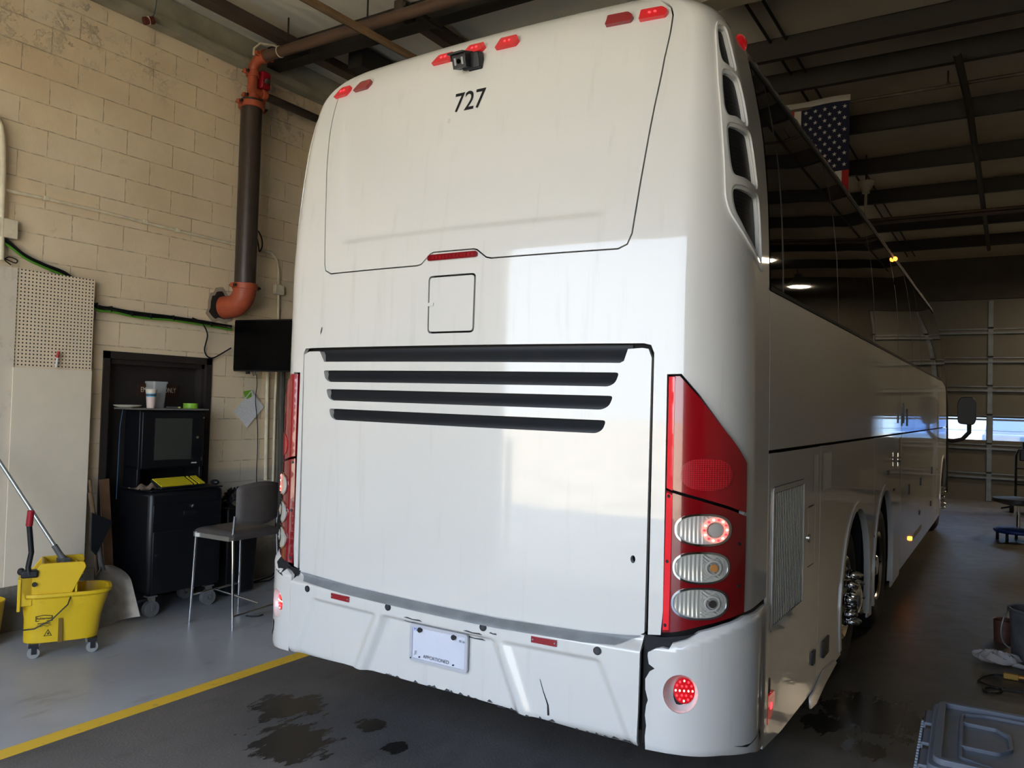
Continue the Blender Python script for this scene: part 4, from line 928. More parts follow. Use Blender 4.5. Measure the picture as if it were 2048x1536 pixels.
wallrun('screen_cord', [(513, 748), (514, 770), (511, 800), (515, 850), (515, 900), (513, 950), (514, 1010)], .004, CBL, 'thin black cord hanging from the wall screen over the paper', 'cable', .05)
# red sensor hanging on wire at top left
so_ = thing('hanging_sensor', 'small rusty fitting on a thin blue wire near the ceiling at left', 'fitting', tuple(W(292, 41, .19))); b0 = W(292, 41, .19)
MB().cyl((0, -.02, -.012), (.02, .055, .02), .032).build('cap', mat('rust_red', rgb(92, 36, 30), .6), so_); MB().cyl((.004, .01, .002), (.012, .024, .008), .034).build('band', PVC, so_)
MB().tube([(0, .03, .02), (.0, .07, .08), (-.01, .09, .16), (-.02, .10, .22)], .004, 6).build('wire', mat('blue_wire', rgb(70, 95, 120), .5), so_)
# --- screen
t0 = atY(465, 640, 2.02); 
SW, SH = .90, .49; tw = thing('wall_screen', 'flat black screen on the wall above the stool, facing the doorway', 'screen', (t0.x, 2.02, t0.z), math.radians(9))
MB().box((SW/2, .02, -SH/2), (SW, .035, SH)).box((SW/2, .045, -SH/2), (SW*.7, .03, SH*.6)).build('housing', mat('screen_bezel', rgb(12, 12, 13), .35), tw, bevel=.004)
MB().box((SW/2, .0, -SH/2), (SW-.02, .004, SH-.025)).build('panel', mat('dark_screen', rgb(3, 3, 4), .25, spec=.15), tw)
MB().b2((-.2, .05, -.28), (SW/2, .09, -.22)).build('mount_arm', BLACKP, tw); MB().box((.20, .01, -SH-.012), (.035, .02, .025)).tube([(.25, .02, -SH), (.26, .02, -SH-.04), (.28, .02, -SH-.035), (.28, .02, -SH+.01)], .004, 6).build('plug', CBL, tw)
# --- taped paper
pc = W(497, 818, .012); pp = thing('taped_notice', 'tilted white printed notice taped to the block wall under the screen', 'paper', tuple(pc))
Mp = Matrix.Rotation(math.radians(-44), 4, 'X')
PAP = NT('printed_paper', .8); uvp = PAP.pos(); s3_ = PAP.sep(uvp)
q_ = PAP.math('ADD', PAP.math('MULTIPLY', s3_[1], .707), PAP.math('MULTIPLY', s3_[2], .707)); f_ = PAP.math('FRACT', PAP.math('MULTIPLY', q_, 68.)); nz = PAP.noise(uvp, 60., 3)
PAP.set('Base Color', PAP.mix(PAP.math('MULTIPLY', PAP.ramp(f_, .5, .6), PAP.ramp(nz, .4, .5, .05, .35)), rgb(250, 250, 250), rgb(170, 172, 180)))
MB().grid(lambda u, v: (.004+.012*(u-.5)**2*4*.4, (u-.5)*.225, (v-.5)*.285), 6, 6, Mp).build('sheet', PAP.m, pp)
tp = W(495, 787, .02)-pc; MB().add([(tp.x, tp.y-.05, tp.z+.02), (tp.x, tp.y+.045, tp.z+.035), (tp.x, tp.y+.05, tp.z-.03), (tp.x, tp.y+.0, tp.z-.055), (tp.x, tp.y-.035, tp.z-.03)], [(0, 1, 2, 3, 4)]).build('green_tape', mat('green_tape', rgb(130, 190, 50), .6), pp, smooth=0)
# --- white board, pegboard, panels
def board(name, c, m, label, cat, x0, th=.012):
    A = [atX(a, b, x0) for a, b in c]; y0, y1 = min(p.y for p in A), max(p.y for p in A); z0, z1 = min(p.z for p in A), max(p.z for p in A)
    o = MB().box((0, 0, (z1-z0)/2), (th, y1-y0, z1-z0)).build(name, m, None, (x0-th/2, (y0+y1)/2, z0), smooth=0); return tag(o, label, cat), (y0, y1, z0, z1)
PEG = NT('pegboard_cream', .65); p = PEG.pos(); s_ = PEG.sep(p)
a = PEG.math('SUBTRACT', PEG.math('FRACT', PEG.math('MULTIPLY', s_[1], 37.)), .5); b = PEG.math('SUBTRACT', PEG.math('FRACT', PEG.math('MULTIPLY', s_[2], 37.)), .5)
d = PEG.math('ADD', PEG.math('MULTIPLY', a, a), PEG.math('MULTIPLY', b, b))
PEG.set('Base Color', PEG.mix(PEG.ramp(d, .04, .055), rgb(38, 30, 24), PEG.mix(PEG.ramp(PEG.noise(p, 9., 6, .7), .55, .75, 0, .4), rgb(244, 226, 196), rgb(190, 172, 142))))
WBM = mat('whiteboard', rgb(246, 234, 212), .35, coat=.3, var=.03)
PLY = NT('weathered_white_panel', .7); p = PLY.pos(); PLY.set('Base Color', PLY.mix(PLY.ramp(PLY.noise(p, 5., 8, .7), .5, .75, 0, .6), rgb(232, 220, 200), rgb(160, 148, 130)))
board('pegboard', [(31, 540), (190, 560), (180, 742), (27, 735)], PEG.m, 'cream pegboard panel with rows of holes above the whiteboard', 'pegboard', -4.02)
_, wbx = board('whiteboard', [(27, 735), (180, 742), (167, 1148), (8, 1170)], WBM, 'blank cream-white board leaning below the pegboard', 'board', -3.99)
board('side_panel_board', [(-40, 525), (31, 540), (8, 1175), (-60, 1180)], PLY.m, 'weathered white plywood panel at the far left edge of the wall', 'board', -4.01)
y0, y1, z0, z1 = wbx
scm = MB()
for y in (y0+.02, y1-.02): scm.cyl((-3.99, y, z1-.03), (-3.984, y, z1-.03), .007, n=8)
mk0 = atX(112, 735, -3.992); mk1 = atX(117, 703, -3.992)
mk = thing('marker_pen', 'white marker pen with a red cap standing on the whiteboard edge', 'pen', tuple(mk0)); dv = mk1-mk0
MB().cyl((0, 0, 0), tuple(dv*.62), .009, n=12).build('barrel', mat('pen_white', rgb(225, 220, 215), .4), mk); MB().cyl(tuple(dv*.6), tuple(dv), .0105, n=12).build('cap', mat('pen_red', rgb(185, 50, 45), .4), mk)
# --- computer cabinet
cab = thing('computer_cabinet', 'black rolling computer cabinet standing before the dark side door', 'cabinet', (-3.84, 1.235, 0), math.radians(-3))
HX = .24; HY = .335
MB().box((0, 0, .595), (2*HX, 2*HY, .83)).build('body', BLK, cab, bevel=.035)
MB().box((HX+.004, .0, .44), (.012, 2*HY-.06, .50)).build('door', BLK, cab, bevel=.004)
dw = MB().box((HX+.004, .0, .83), (.012, 2*HY-.05, .15)).build('drawer', BLK, cab, bevel=.004)
for par, y, z in ((dw, .03, .875), (cab, -HY+.07, .50)): MB().cyl((HX+.008, y, z), (HX+.022, y, z), .014, n=14).build('lock', CHROME, par)
MB().box((HX+.012, .02, .82), (.006, .13, .035)).build('drawer_pull', mat('deep_black', rgb(8, 8, 9), .6), dw, bevel=.003)
MB().box((0, 0, 1.015), (2*HX-.01, 2*HY-.01, .012)).build('worktop', BLK, cab, bevel=.003)
for x in (-.17, .17):
    for y in (-.26, .26):
        f = MB().box((x, y, .165), (.07, .08, .012)).add([(x+.01, y-.035, .16), (x+.01, y+.035, .16), (x+.035, y+.02, .06), (x+.035, y-.0, .06), (x+.014, y-.035, .16), (x+.014, y+.035, .16), (x+.039, y+.02, .06), (x+.039, y-.0, .06)], [(0, 1, 2, 3), (7, 6, 5, 4), (0, 4, 5, 1), (1, 5, 6, 2), (2, 6, 7, 3), (3, 7, 4, 0)]).build('caster', mat('caster_zinc', rgb(180, 180, 178), .3, metal=.8), cab)
        MB().tube([(x-.018, y+.0, .064), (x+.028, y+.0, .064)], .064, 24).build('caster_wheel', mat('grey_rubber', rgb(120, 120, 120), .6), f)
        MB().cyl((x+.029, y, .064), (x+.034, y, .064), .02, n=12).build('axle_cap', CHROME, f)
up = MB().b2((-HX, -.30, 1.17), (-.02, .30, 1.66)).b2((-HX, -.30, 1.02), (-.03, -.27, 1.2)).b2((-HX, .27, 1.02), (-.03, .30, 1.2)).b2((-HX, -.3, 1.02), (-HX+.01, .3, 1.2)).build('upper_housing', BLK, cab, bevel=.006)
dd = MB().b2((-.02, -.285, 1.18), (.0, .285, 1.645)).build('display_door', BLK, cab, bevel=.005)
MB().b2((.0, -.175, 1.245), (.004, .165, 1.595)).build('screen_glass', mat('grey_crt_glass', rgb(56, 60, 56), .14, coat=.6), dd, smooth=0)
MB().cyl((0, .215, 1.43), (.012, .215, 1.43), .012).build('door_lock', CHROME, dd); MB().b2((.0, .17, 1.205), (.003, .22, 1.215)).build('badge', mat('badge_white', rgb(210, 210, 205), .5), dd)
MB().cyl((.0, .27, 1.60), (.012, .27, 1.60), .008).tube([(.004, .268, 1.225), (.006, .268, 1.26)], .003, 6).build('hinge_pin', CHROME, dd)
MB().b2((-HX, -.40, 1.665), (.02, .31, 1.677)).build('top_board', mat('grey_board', rgb(120, 118, 110), .6), cab)
# things on the shelf and worktop
SZ = 1.677
def PX(px, py, x=-3.93): q_ = atX(px, py, x); return (x, q_.y, SZ+.001)
def cabw(x, y, z): return tuple(cab.matrix_basis @ Vector((x, y, z)))
cab_M = Matrix.Translation((-3.84, 1.235, 0)) @ Matrix.Rotation(math.radians(-3), 4, 'Z')
cw = lambda x, y, z: tuple(cab_M @ Vector((x, y, z)))
bkz = thing('plastic_tub', 'translucent plastic tub with rim on top of the cabinet', 'tub', PX(311, 817, -3.99))
PLAS = mat('milky_plastic', rgb(196, 198, 198), .3, alpha=.55)
MB().prism(round_poly([(-.052, -.052), (.052, -.052), (.052, .052), (-.052, .052)], .02), 0, .002).build('base', PLAS, bkz)
tbm = MB(); sq = lambda r: round_poly([(-r, -r), (r, -r), (r, r), (-r, r)], .022, 4)
a_, b_ = sq(.052), sq(.066); n_ = len(a_)
tbm.add([(x, y, 0) for x, y in a_]+[(x, y, .225) for x, y in b_]+[(x*1.06, y*1.06, .225) for x, y in b_]+[(x*1.06, y*1.06, .208) for x, y in b_], [(i, (i+1) % n_, n_+(i+1) % n_, n_+i) for i in range(n_)]+[(n_+i, n_+(i+1) % n_, 2*n_+(i+1) % n_, 2*n_+i) for i in range(n_)]+[(2*n_+i, 2*n_+(i+1) % n_, 3*n_+(i+1) % n_, 3*n_+i) for i in range(n_)])
tbm.build('tub_wall', PLAS, bkz)
cp = thing('paper_cup', 'white paper cup with blue bands in front of the plastic tub', 'cup', PX(301, 820, -3.87))
CUP = NT('cup_paper', .5); tcn = CUP.n('TexCoord'); zz = CUP.sep(tcn.outputs['Object'])[2]
cc = CUP.mix(CUP.ramp(zz, .092, .094), rgb(226, 205, 196), rgb(110, 170, 190)); cc = CUP.mix(CUP.ramp(zz, .104, .1045), cc, rgb(24, 40, 70)); cc = CUP.mix(CUP.ramp(zz, .114, .1145), cc, rgb(130, 175, 200)); cc = CUP.mix(CUP.ramp(zz, .124, .1245), cc, rgb(232, 222, 205)); CUP.set('Base Color', cc)
MB().lathe([(.030, 0), (.043, .15), (.046, .152), (.046, .157), (.042, .155), (.029, .004), (.0001, .004)], 28).build('cup_body', CUP.m, cp)
pt = thing('white_tray', 'flat white tray lying on the left of the cabinet top', 'tray', PX(255, 815)); MB().lathe([(.05, 0), (.095, .012), (.105, .02), (.108, .022), (.103, .024), (.06, .01), (.0001, .008)], 28, Matrix.Diagonal((.9, 1.05, 1, 1))).build('tray_body', mat('tray_white', rgb(222, 215, 200), .5), pt)
tg = thing('tape_roll', 'roll of lime green masking tape on the right of the cabinet top', 'tape', PX(381, 821)); MB().lathe([(.062, 0), (.062, .045), (.045, .045), (.045, 0), (.062, 0)], 32).build('tape_body', mat('lime_tape', rgb(150, 205, 60), .5), tg)
kn = thing('utility_knife', 'small black utility knife beside the green tape roll', 'knife', PX(347, 823, -3.86), .9); MB().box((0, 0, .009), (.12, .022, .016)).build('handle', BLACKP, kn, bevel=.005); MB().box((.045, 0, .010), (.02, .024, .012)).build('collar', mat('knife_yellow', rgb(170, 160, 60), .5), kn)
kb = thing('keyboard', 'keyboard with bright yellow keys on the cabinet worktop', 'keyboard', (-3.71, atX(357, 966, -3.71).y, 1.052))
kb.rotation_euler = (0, math.radians(24), math.radians(3))
MB().box((0, 0, .010), (.15, .44, .018)).build('keyboard_base', BLACKP, kb, bevel=.004)
ky = MB(); YK = mat('yellow_keys', rgb(226, 205, 38), .5)
for r in range(6):
    for c_ in range(21):
        if c_ in (15, 17) : continue
        ky.box((-.058+r*.0225, -.205+c_*.0205, .0225), (.018, .0165, .009), taper=1.)
ky.build('keys', YK, kb)
ms = thing('mouse', 'black computer mouse at the right end of the worktop', 'mouse', cw(.17, .295, 1.022)); MB().sphere((0, 0, .026), .03, 18, 10, (1.6, 1., .8)).build('shell', BLACKP, ms)
ms.scale = (1, 1, 1)
rg = thing('shop_rag', 'crumpled brown rag lying on the worktop below the screen', 'rag', cw(.07, -.25, 1.022)); random.seed(9)
def ragf(u, v):
    a = (u-.5)*.22; b = (v-.5)*.26
    return (a, b, max(.003, .03+.03*math.sin(u*13+v*5)*math.cos(v*11-u*4)-.05*abs(u-.5)-.06*abs(v-.5)))
MB().grid(ragf, 26, 26).build('cloth', mat('brown_rag', rgb(120, 104, 88), .9, bump=.4, bscale=90), rg)
bl_ = thing('steel_tray', 'small shiny metal dish behind the yellow keyboard', 'dish', cw(-.0, .13, 1.022)); MB().lathe([(.03, 0), (.06, .012), (.064, .014), (.058, .012), (.0001, .004)], 24).build('dish', CHROME, bl_); MB().sphere((0, 0, .035), .018, 10, 6).build('knob', BLACKP, bl_)
q0 = Vector(cw(-.20, -.345, 1.67)); tag(MB().tube([(0, 0, 0), (.0, -.02, -.15), (.01, -.03, -.45), (.0, -.028, -.75)], .004, 6).build('blue_cable', mat('blue_cable', rgb(40, 80, 110), .5), None, tuple(q0)), 'thin blue cable hanging down the left flank of the cabinet', 'cable')
# black bin beyond the cabinet and bags
bn = thing('waste_bin', 'tall black bin between the cabinet and the stool', 'bin', (-3.87, 1.90, 0)); MB().box((0, 0, .40), (.30, .36, .78), taper=.88).build('bin_body', BLK, bn, bevel=.02)
tr_ = thing('bin_bag', 'bunched dark plastic bag in the mouth of the black bin', 'bag', (-3.87, 1.90, .78)); random.seed(2)
MB().grid(lambda u, v: ((.13+.03*math.sin(v*40+u*9))*math.cos(2*PI*u)*(1-v*.75), (.16+.02*math.sin(v*31))*math.sin(2*PI*u)*(1-v*.75), .01+.15*v+.02*math.sin(u*50+v*20)), 40, 12).build('bag_film', mat('bag_black', rgb(26, 27, 30), .25, coat=.3), tr_)
fc = atX(540, 1130, -4.0)
tag(MB().tube([(-4.05, 2.75, .9), (-4.0, 2.78, .5), (-3.95, 2.65, .2), (-3.95, 2.45, .04), (-3.97, 2.2, .012), (-4.0, 1.9, .012)], .008, 8).tube([(-4.06, 2.80, .9), (-4.02, 2.85, .45), (-3.93, 2.7, .12), (-3.92, 2.4, .012), (-3.98, 2.15, .012)], .006, 8).build('floor_cable', CBL), 'black cables sagging to the floor behind the stool', 'cable')
# --- stool
st0 = Vector((-3.10, 1.345, 0)); stl = thing('counter_stool', 'tall grey padded stool with chrome legs beside the cabinet', 'stool', tuple(st0), math.radians(2))
f1, f2, f3, f4 = [Vector((a, b, 0))-st0 for a, b in ((-3.32, 1.07), (-2.86, 1.10), (-3.37, 1.60), (-2.91, 1.62))]
def zat(px, py, x, y):
    d_ = ray(px, py); t = ((x-CAM.x)*d_.x+(y-CAM.y)*d_.y)/(d_.x**2+d_.y**2); return CAM.z+d_.z*t
hs1 = zat(385, 1062, -3.30, 1.09); 
R_l = .0115
def leg(pts): MB().tube(pts, R_l, 12).build('leg', CHROME, stl)
sz_ = hs1
tf1 = (f1.x+.02, f1.y+.02, sz_); leg([tuple(f1), tf1]); tf3 = (f3.x+.02, f3.y-.02, sz_); leg([tuple(f3), tf3])
bz = zat(461, 1034, -2.87, 1.12)
def backleg(f, s): 
    leg([tuple(f), (f.x-.045, f.y+s*.012, sz_-.04), (f.x-.05, f.y+s*.015, sz_+.01), (f.x-.035, f.y+s*.015, bz)])
backleg(f2, 1); backleg(f4, -1)
GREY = mat('grey_vinyl', rgb(84, 78, 76), .45, var=.15, vscale=12, bump=.2, bscale=200)
y0_, y1_ = f1.y+.02, f3.y-.02
def seatf(u, v):
    x = -.245+.47*u; y = y0_+(y1_-y0_)*v; e = min(u, 1-u, v, 1-v)
    return (x, y, sz_-.012+.045*min(1, e*9)**.5)
MB().grid(seatf, 24, 24).add([], []).b2((-.24, y0_+.01, sz_-.035), (.22, y1_-.01, sz_-.008)).build('seat', GREY, stl)
MB().b2((-.22, y0_-.012, sz_-.04), (.19, y0_+.012, sz_-.005)).b2((-.22, y1_-.012, sz_-.04), (.19, y1_+.012, sz_-.005)).b2((-.23, y0_, sz_-.04), (-.21, y1_, sz_-.01)).build('seat_rail', mat('rail_grey', rgb(150, 148, 142), .35, metal=.6), stl)
bt = zat(520, 962, -2.87, 1.36)
def backf(side):
    def g(u, v):
        y = y0_+.03+(y1_-y0_-.06)*u; w_ = math.sin(PI*u); z = (sz_+.07)+(bt-sz_-.07)*v
        z -= (.03*(1-w_))*(v); z += (.03*(1-w_))*(1-v)
        return (.235-.03+.045*w_+side*.022*min(1, min(u, 1-u, v, 1-v)*12)**.5, y, z)
    return g
MB().grid(backf(1), 20, 12).grid(backf(-1), 20, 12).build('backrest', GREY, stl)
MB().cyl((f1.x, f1.y, .21), (f3.x, f3.y, .21), .009).cyl((f2.x-.01, f2.y, .10), (f4.x-.01, f4.y, .10), .009).cyl((f1.x, f1.y+.25, .21), (f2.x, f2.y+.25, .16), .008).build('footrest', CHROME, stl)
MB().box((f1.x+.055, f1.y+.012, sz_-.022), (.05, .028, .03)).build('white_clip', mat('clip_white', rgb(235, 232, 225), .5), stl)
# --- mop bucket
bk0 = atZ(82, 1322); bk1 = atZ(188, 1305)
ang = math.radians(62)
ctr = Vector((-3.37, .105, 0)); mbk = thing('mop_bucket', 'yellow wheeled mop bucket with side-press wringer in front of the whiteboard', 'bucket', tuple(ctr), ang)
YEL = NT('bucket_yellow', .42); p = YEL.pos(); YEL.set('Base Color', YEL.mix(YEL.ramp(YEL.noise(p, 11., 8, .75), .55, .78, 0, .45), rgb(232, 192, 28), rgb(140, 110, 30))); YEL.set('Coat Weight', .2); YEL = YEL.m
def oval(hx, hy, n=40, p=.62, dx=0): return [(dx+hx*math.copysign(abs(math.cos(2*PI*k/n))**p, math.cos(2*PI*k/n)), hy*math.copysign(abs(math.sin(2*PI*k/n))**p, math.sin(2*PI*k/n))) for k in range(n)]
levels = [(.10, .225, .125, -.02), (.25, .235, .14, -.01), (.40, .265, .165, .0), (.415, .285, .18, .0), (.435, .285, .18, .0), (.435, .265, .165, .0), (.40, .257, .158, .0), (.13, .215, .118, -.02)]
bb = MB(); vs = []; n_ = 40
for z, hx, hy, dx in levels:
    for (x, y) in oval(hx, hy, n_, .55, dx): vs.append((x, y, z))
fs = [(i*n_+k, i*n_+(k+1) % n_, (i+1)*n_+(k+1) % n_, (i+1)*n_+k) for i in range(len(levels)-1) for k in range(n_)]+[tuple(reversed(range(n_))), tuple((len(levels)-1)*n_+k for k in range(n_))]
bb.add(vs, fs); bod = bb.build('bucket_body', YEL, mbk)
MB().b2((-.04, -.150, .10), (-.015, -.132, .26)).build('body_slot', mat('slot_shade', rgb(120, 92, 20), .6), bod)
wm = mat('caster_grey', rgb(150, 148, 142), .6)
for x, y in ((-.18, -.11), (.17, -.11), (-.18, .11), (.17, .11)):
    f = MB().b2((x-.03, y-.03, .075), (x+.03, y+.03, .10)).b2((x-.012, y-.022, .03), (x+.018, y-.016, .085)).build('caster', BLACKP, mbk)
    MB().cyl((x, y-.014, .037), (x, y+.014, .037), .037, n=22).build('caster_wheel', wm, f)
# wringer
wr = MB(); X0, X1, Y0, Y1 = -.255, .07, -.150, .150
def sheet(pts, th=.012, axis=1):
    return pts
for ys in (Y0, Y1-.02):
    wr.prism(round_poly([(-.26, .46), (-.24, .40), (.02, .40), (.115, .60), (.10, .635), (-.155, .635), (-.205, .56), (-.26, .545)], .012), -ys-.02, -ys, Matrix.Rotation(PI/2, 4, 'X'))
wr.prism([(-.155, .635), (-.14, .635), (.0, .45), (-.02, .44)], -.135, .135, Matrix.Rotation(PI/2, 4, 'X'))
wr.b2((-.275, -.15, .36), (-.20, .15, .55)); wr.b2((-.285, -.165, .33), (-.265, .165, .545)); wr.b2((.05, -.145, .42), (.066, .145, .60)); wr.b2((-.20, -.14, .42), (.05, .14, .43))
wo = wr.build('wringer', YEL, mbk, bevel=.004)
MB().cyl((-.19, -.175, .505), (-.19, -.15, .505), .014).build('pivot_bolt', BLACKP, wo)
hb_ = MB().tube([(-.22, -.16, .57), (-.23, -.16, .62), (-.215, -.165, .72), (-.235, -.18, .92)], .017, 12).build('press_handle', BLACKP, mbk)
MB().tube([(-.234, -.178, .90), (-.228, -.186, .985), (-.227, -.187, 1.0)], .021, 12).build('red_grip', mat('grip_red', rgb(160, 24, 40), .5), hb_)
MB().box((-.22, -.14, .575), (.10, .07, .05)).cyl((-.27, -.15, .59), (-.27, -.10, .59), .022).build('handle_yoke', BLACKP, hb_, bevel=.01)
MB().tube([(.03, -.158, .418), (.01, -.195, .36), (-.08, -.20, .27), (-.18, -.185, .215), (-.245, -.15, .205)], .0045, 8).sphere((.03, -.17, .418), .009, 8, 6).build('bail_wire', CBL, mbk)
def decal(pts_or_text, x, z, m, size=None, name='decal', y=-.155):
    pass
INKB = mat('decal_black', rgb(30, 28, 20), .5)
def on_side(x, z, o=.002):
    t = (z-.25)/.15; hy = .14+(.165-.14)*t if z > .25 else .125+(.14-.125)*(z-.10)/.15
    hx = .235+.03*t if z > .25 else .225+.01*(z-.1)/.15
    c_ = min(.999, abs(x+.01)/hx)**(1/.55); sy = max(0, 1-c_*c_)**(.5*.55)
    return (x, -hy*sy-o, z)
def decal_text(t, size, x, z, sx=.9):
    vs, fs = text_mesh(t, size, 0, 0, sx, .0004); MB().add([on_side(x+a, z+b) for a, b, _ in vs], fs).build('decal_text', INKB, bod, smooth=0)
decal_text('Rubbermaid', .021, -.125, .268, .85); decal_text('WAVEBRAKE', .016, -.125, .232, .8)
mb = MB()
for L_ in ([(-.175, .248), (-.075, .248), (-.075, .285), (-.125, .293), (-.175, .285)],):
    inner = grow(L_, -.005); n = len(L_); mb.add([on_side(x, z) for x, z in L_]+[on_side(x, z) for x, z in inner], [(i, (i+1) % n, n+(i+1) % n, n+i) for i in range(n)])
tri = [(-.125, .145), (-.075, .145), (-.10, .192)]; inner = grow(tri, -.004); mb.add([on_side(x, z) for x, z in tri]+[on_side(x, z) for x, z in inner], [(i, (i+1) % 3, 3+(i+1) % 3, 3+i) for i in range(3)])
mb.add([on_side(x, z) for x, z in ((-.105, .155), (-.092, .155), (-.096, .17), (-.10, .172))], [(0, 1, 2, 3)])
mb.add([on_side(-.17+i*.01, .215+.005*math.sin(i*1.7)+dz) for dz in (0, .003) for i in range(10)], [(i, i+1, 11+i, 10+i) for i in range(9)])
mb.build('decal_marks', INKB, bod, smooth=0)
# mop
m0 = Vector((-3.405, .10, .62)); m1 = atX(0, 925, -3.78)
mop = thing('mop', 'mop with pale aluminium handle standing in the yellow wringer', 'mop', tuple(m0)); dv = m1-m0
dv = dv*1.12
MB().tube([tuple(dv*.11), tuple(dv)], .0135, 14).build('handle', mat('brushed_handle', rgb(186, 188, 184), .35, metal=.7), mop)
MB().tube([tuple(dv*.0), tuple(dv*.05), tuple(dv*.12), tuple(dv*.135)], [.026, .020, .019, .019], 12).box((.0, 0, -.0), (.10, .05, .03)).build('clamp', mat('grey_clamp', rgb(96, 96, 96), .5), mop)
ms_ = MB(); random.seed(12)
for k in range(14):
    a = random.uniform(-.05, .05); b = random.uniform(-.04, .04); ms_.tube([(a*.6, b*.6, -.005), (a, b, -.05), (a*1.2+random.uniform(-.02, .02), b*1.1, -.12), (a, b*1.2, -.17)], .008, 6)
ms_.build('mop_strands', mat('mop_rust', rgb(128, 92, 62), .9), mop)
# --- shovel
sb = atZ(270, 1240); 
sv = thing('grain_shovel', 'aluminium scoop shovel leaning on the wall behind the mop bucket', 'shovel', (-3.80, .60, 0))
tilt = Matrix.Rotation(math.radians(-9), 4, 'Y') 
def bl(u, v):
    w_ = .165*(1-.0*v)*(1 if v < .62 else 1-((v-.62)/.38)**2*.72); x = (u-.5)*2
    return (-.10*v+.075*(abs(x)**2.2)*(1-.2*v)-.03, x*w_, .44*v)
Ms = Matrix.Translation((.10, .10, .005)) @ Matrix.Rotation(math.radians(8), 4, 'X')
MB().grid(bl, 18, 16, Ms).build('blade', mat('worn_aluminium', rgb(176, 168, 156), .42, metal=.75, var=.2, vscale=18), sv)
hp = [Ms @ Vector(q) for q in ((-.13, 0, .40), (-.145, 0, .46), (-.15, 0, .56), (-.165, .0, .66))]
MB().tube([tuple(q) for q in hp], [.022, .02, .018, .018], 14).build('socket', mat('steel_socket', rgb(130, 130, 132), .35, metal=.8), sv)
MB().tube([tuple(Ms @ Vector(q)) for q in ((-.163, 0, .64), (-.19, .0, .92), (-.20, .0, 1.02))], .018, 12).build('handle', mat('weathered_wood', rgb(112, 88, 62), .8, var=.3, vscale=25), sv)
bw = thing('wooden_board', 'brown wooden plank leaning on the wall beside the scoop shovel', 'plank', (-3.95, .80, 0))
MB().box((0, 0, .55), (.02, .075, 1.10), M=Matrix.Rotation(math.radians(3), 4, 'X') @ Matrix.Rotation(math.radians(-4), 4, 'Y')).build('plank', mat('brown_plank', rgb(110, 80, 56), .7, var=.25, vscale=12), bw)
sq_ = thing('floor_squeegee', 'dark triangular rubber blade hanging on the wooden plank', 'squeegee', (-3.90, .82, 0))
a1, a2, a3, a4 = [atX(px, py, -3.84)-Vector((-3.90, .82, 0)) for px, py in ((182, 1025), (224, 1042), (190, 1110), (180, 1100))]
th = Vector((.015, 0, 0)); MB().add([a1, a2, a3, a4, a1+th, a2+th, a3+th, a4+th], [(0, 1, 2, 3), (4, 5, 6, 7), (0, 1, 5, 4), (1, 2, 6, 5), (2, 3, 7, 6), (3, 0, 4, 7)]).build('rubber_blade', BLACKP, sq_, smooth=0)
MB().cyl(tuple(atX(196, 1180, -3.88)-Vector((-3.90, .82, 0))), tuple(atX(180, 960, -3.98)-Vector((-3.90, .82, 0))), .012).build('handle', MATS['weathered_wood'], sq_)
yb_ = atX(-6, 1192, -3.9); yo = thing('yellow_pail', 'edge of a second yellow object cut off by the left side of the view', 'pail', (yb_.x, yb_.y-.10, 0)); MB().lathe([(.11, 0), (.14, .30), (.145, .31), (.14, .315), (.13, .30), (.10, .01), (.0001, .01)], 28).build('pail_body', YEL, yo)
tag(MB().tube([(0, 0, .006), (.05, .02, .006), (.09, .05, .008), (.10, .09, .014)], .006, 8).build('rubber_scrap', CBL, None, tuple(atZ(492, 1233))), 'short curl of black rubber lying on the floor by the stool', 'scrap')
# ================================================================ right side
# flag
FB = mat('flag_blue', rgb(22, 26, 52), .85); FR = mat('flag_red', rgb(170, 36, 34), .85); FW = mat('flag_white', rgb(205, 200, 190), .85)
y_f = 5.93; A = atY(1701, 190, y_f)
fl = thing('hanging_flag', 'stars and stripes flag hung vertically from the thin ceiling pipe', 'flag', (A.x, y_f, A.z))
fw = .93; fh = 1.12; def_w = lambda x, z: .02*math.sin(x*9+z*2)+.012*math.sin(z*7)
def cloth(x0, x1, z0, z1, m, name='stripe', off=0, par=None):
    nx = max(1, int((x1-x0)/.05)); nz = max(1, int((z1-z0)/.08))
    mb = MB().grid(lambda u, v: (x0+(x1-x0)*u, def_w(x0+(x1-x0)*u, z0+(z1-z0)*v)+off, z0+(z1-z0)*v), nx, nz); return mb.build(name, m, par or fl)
sw_ = fw/13
hz_ = .055
cloth(-fw, 0, -hz_, .01, FW, 'header')
for i in range(13):
    x1 = -i*sw_; x0 = x1-sw_; top_ = -hz_ if i >= 7 else -hz_-.74
    cloth(x0, x1, -hz_-fh, top_, FR if i % 2 == 0 else FW)
can = cloth(-7*sw_, 0, -hz_-.74, -hz_, FB, 'canton')
cw_ = 7*sw_
for i in range(9):
    for j in range(11):
        if (i+j) % 2: continue
        cx_ = -cw_*(i+1)/10; cz_ = -hz_-.74*(j+1)/12
        pts = [(cx_+(.025 if k % 2 == 0 else .010)*math.sin(k*PI/5), cz_+(.025 if k % 2 == 0 else .010)*math.cos(k*PI/5)) for k in range(10)]
        MB().add([(x, def_w(x, z)-.003, z) for x, z in pts]+[(cx_, def_w(cx_, cz_)-.003, cz_)], [(k, (k+1) % 10, 10) for k in range(10)]).build('star', FW, can, smooth=0)
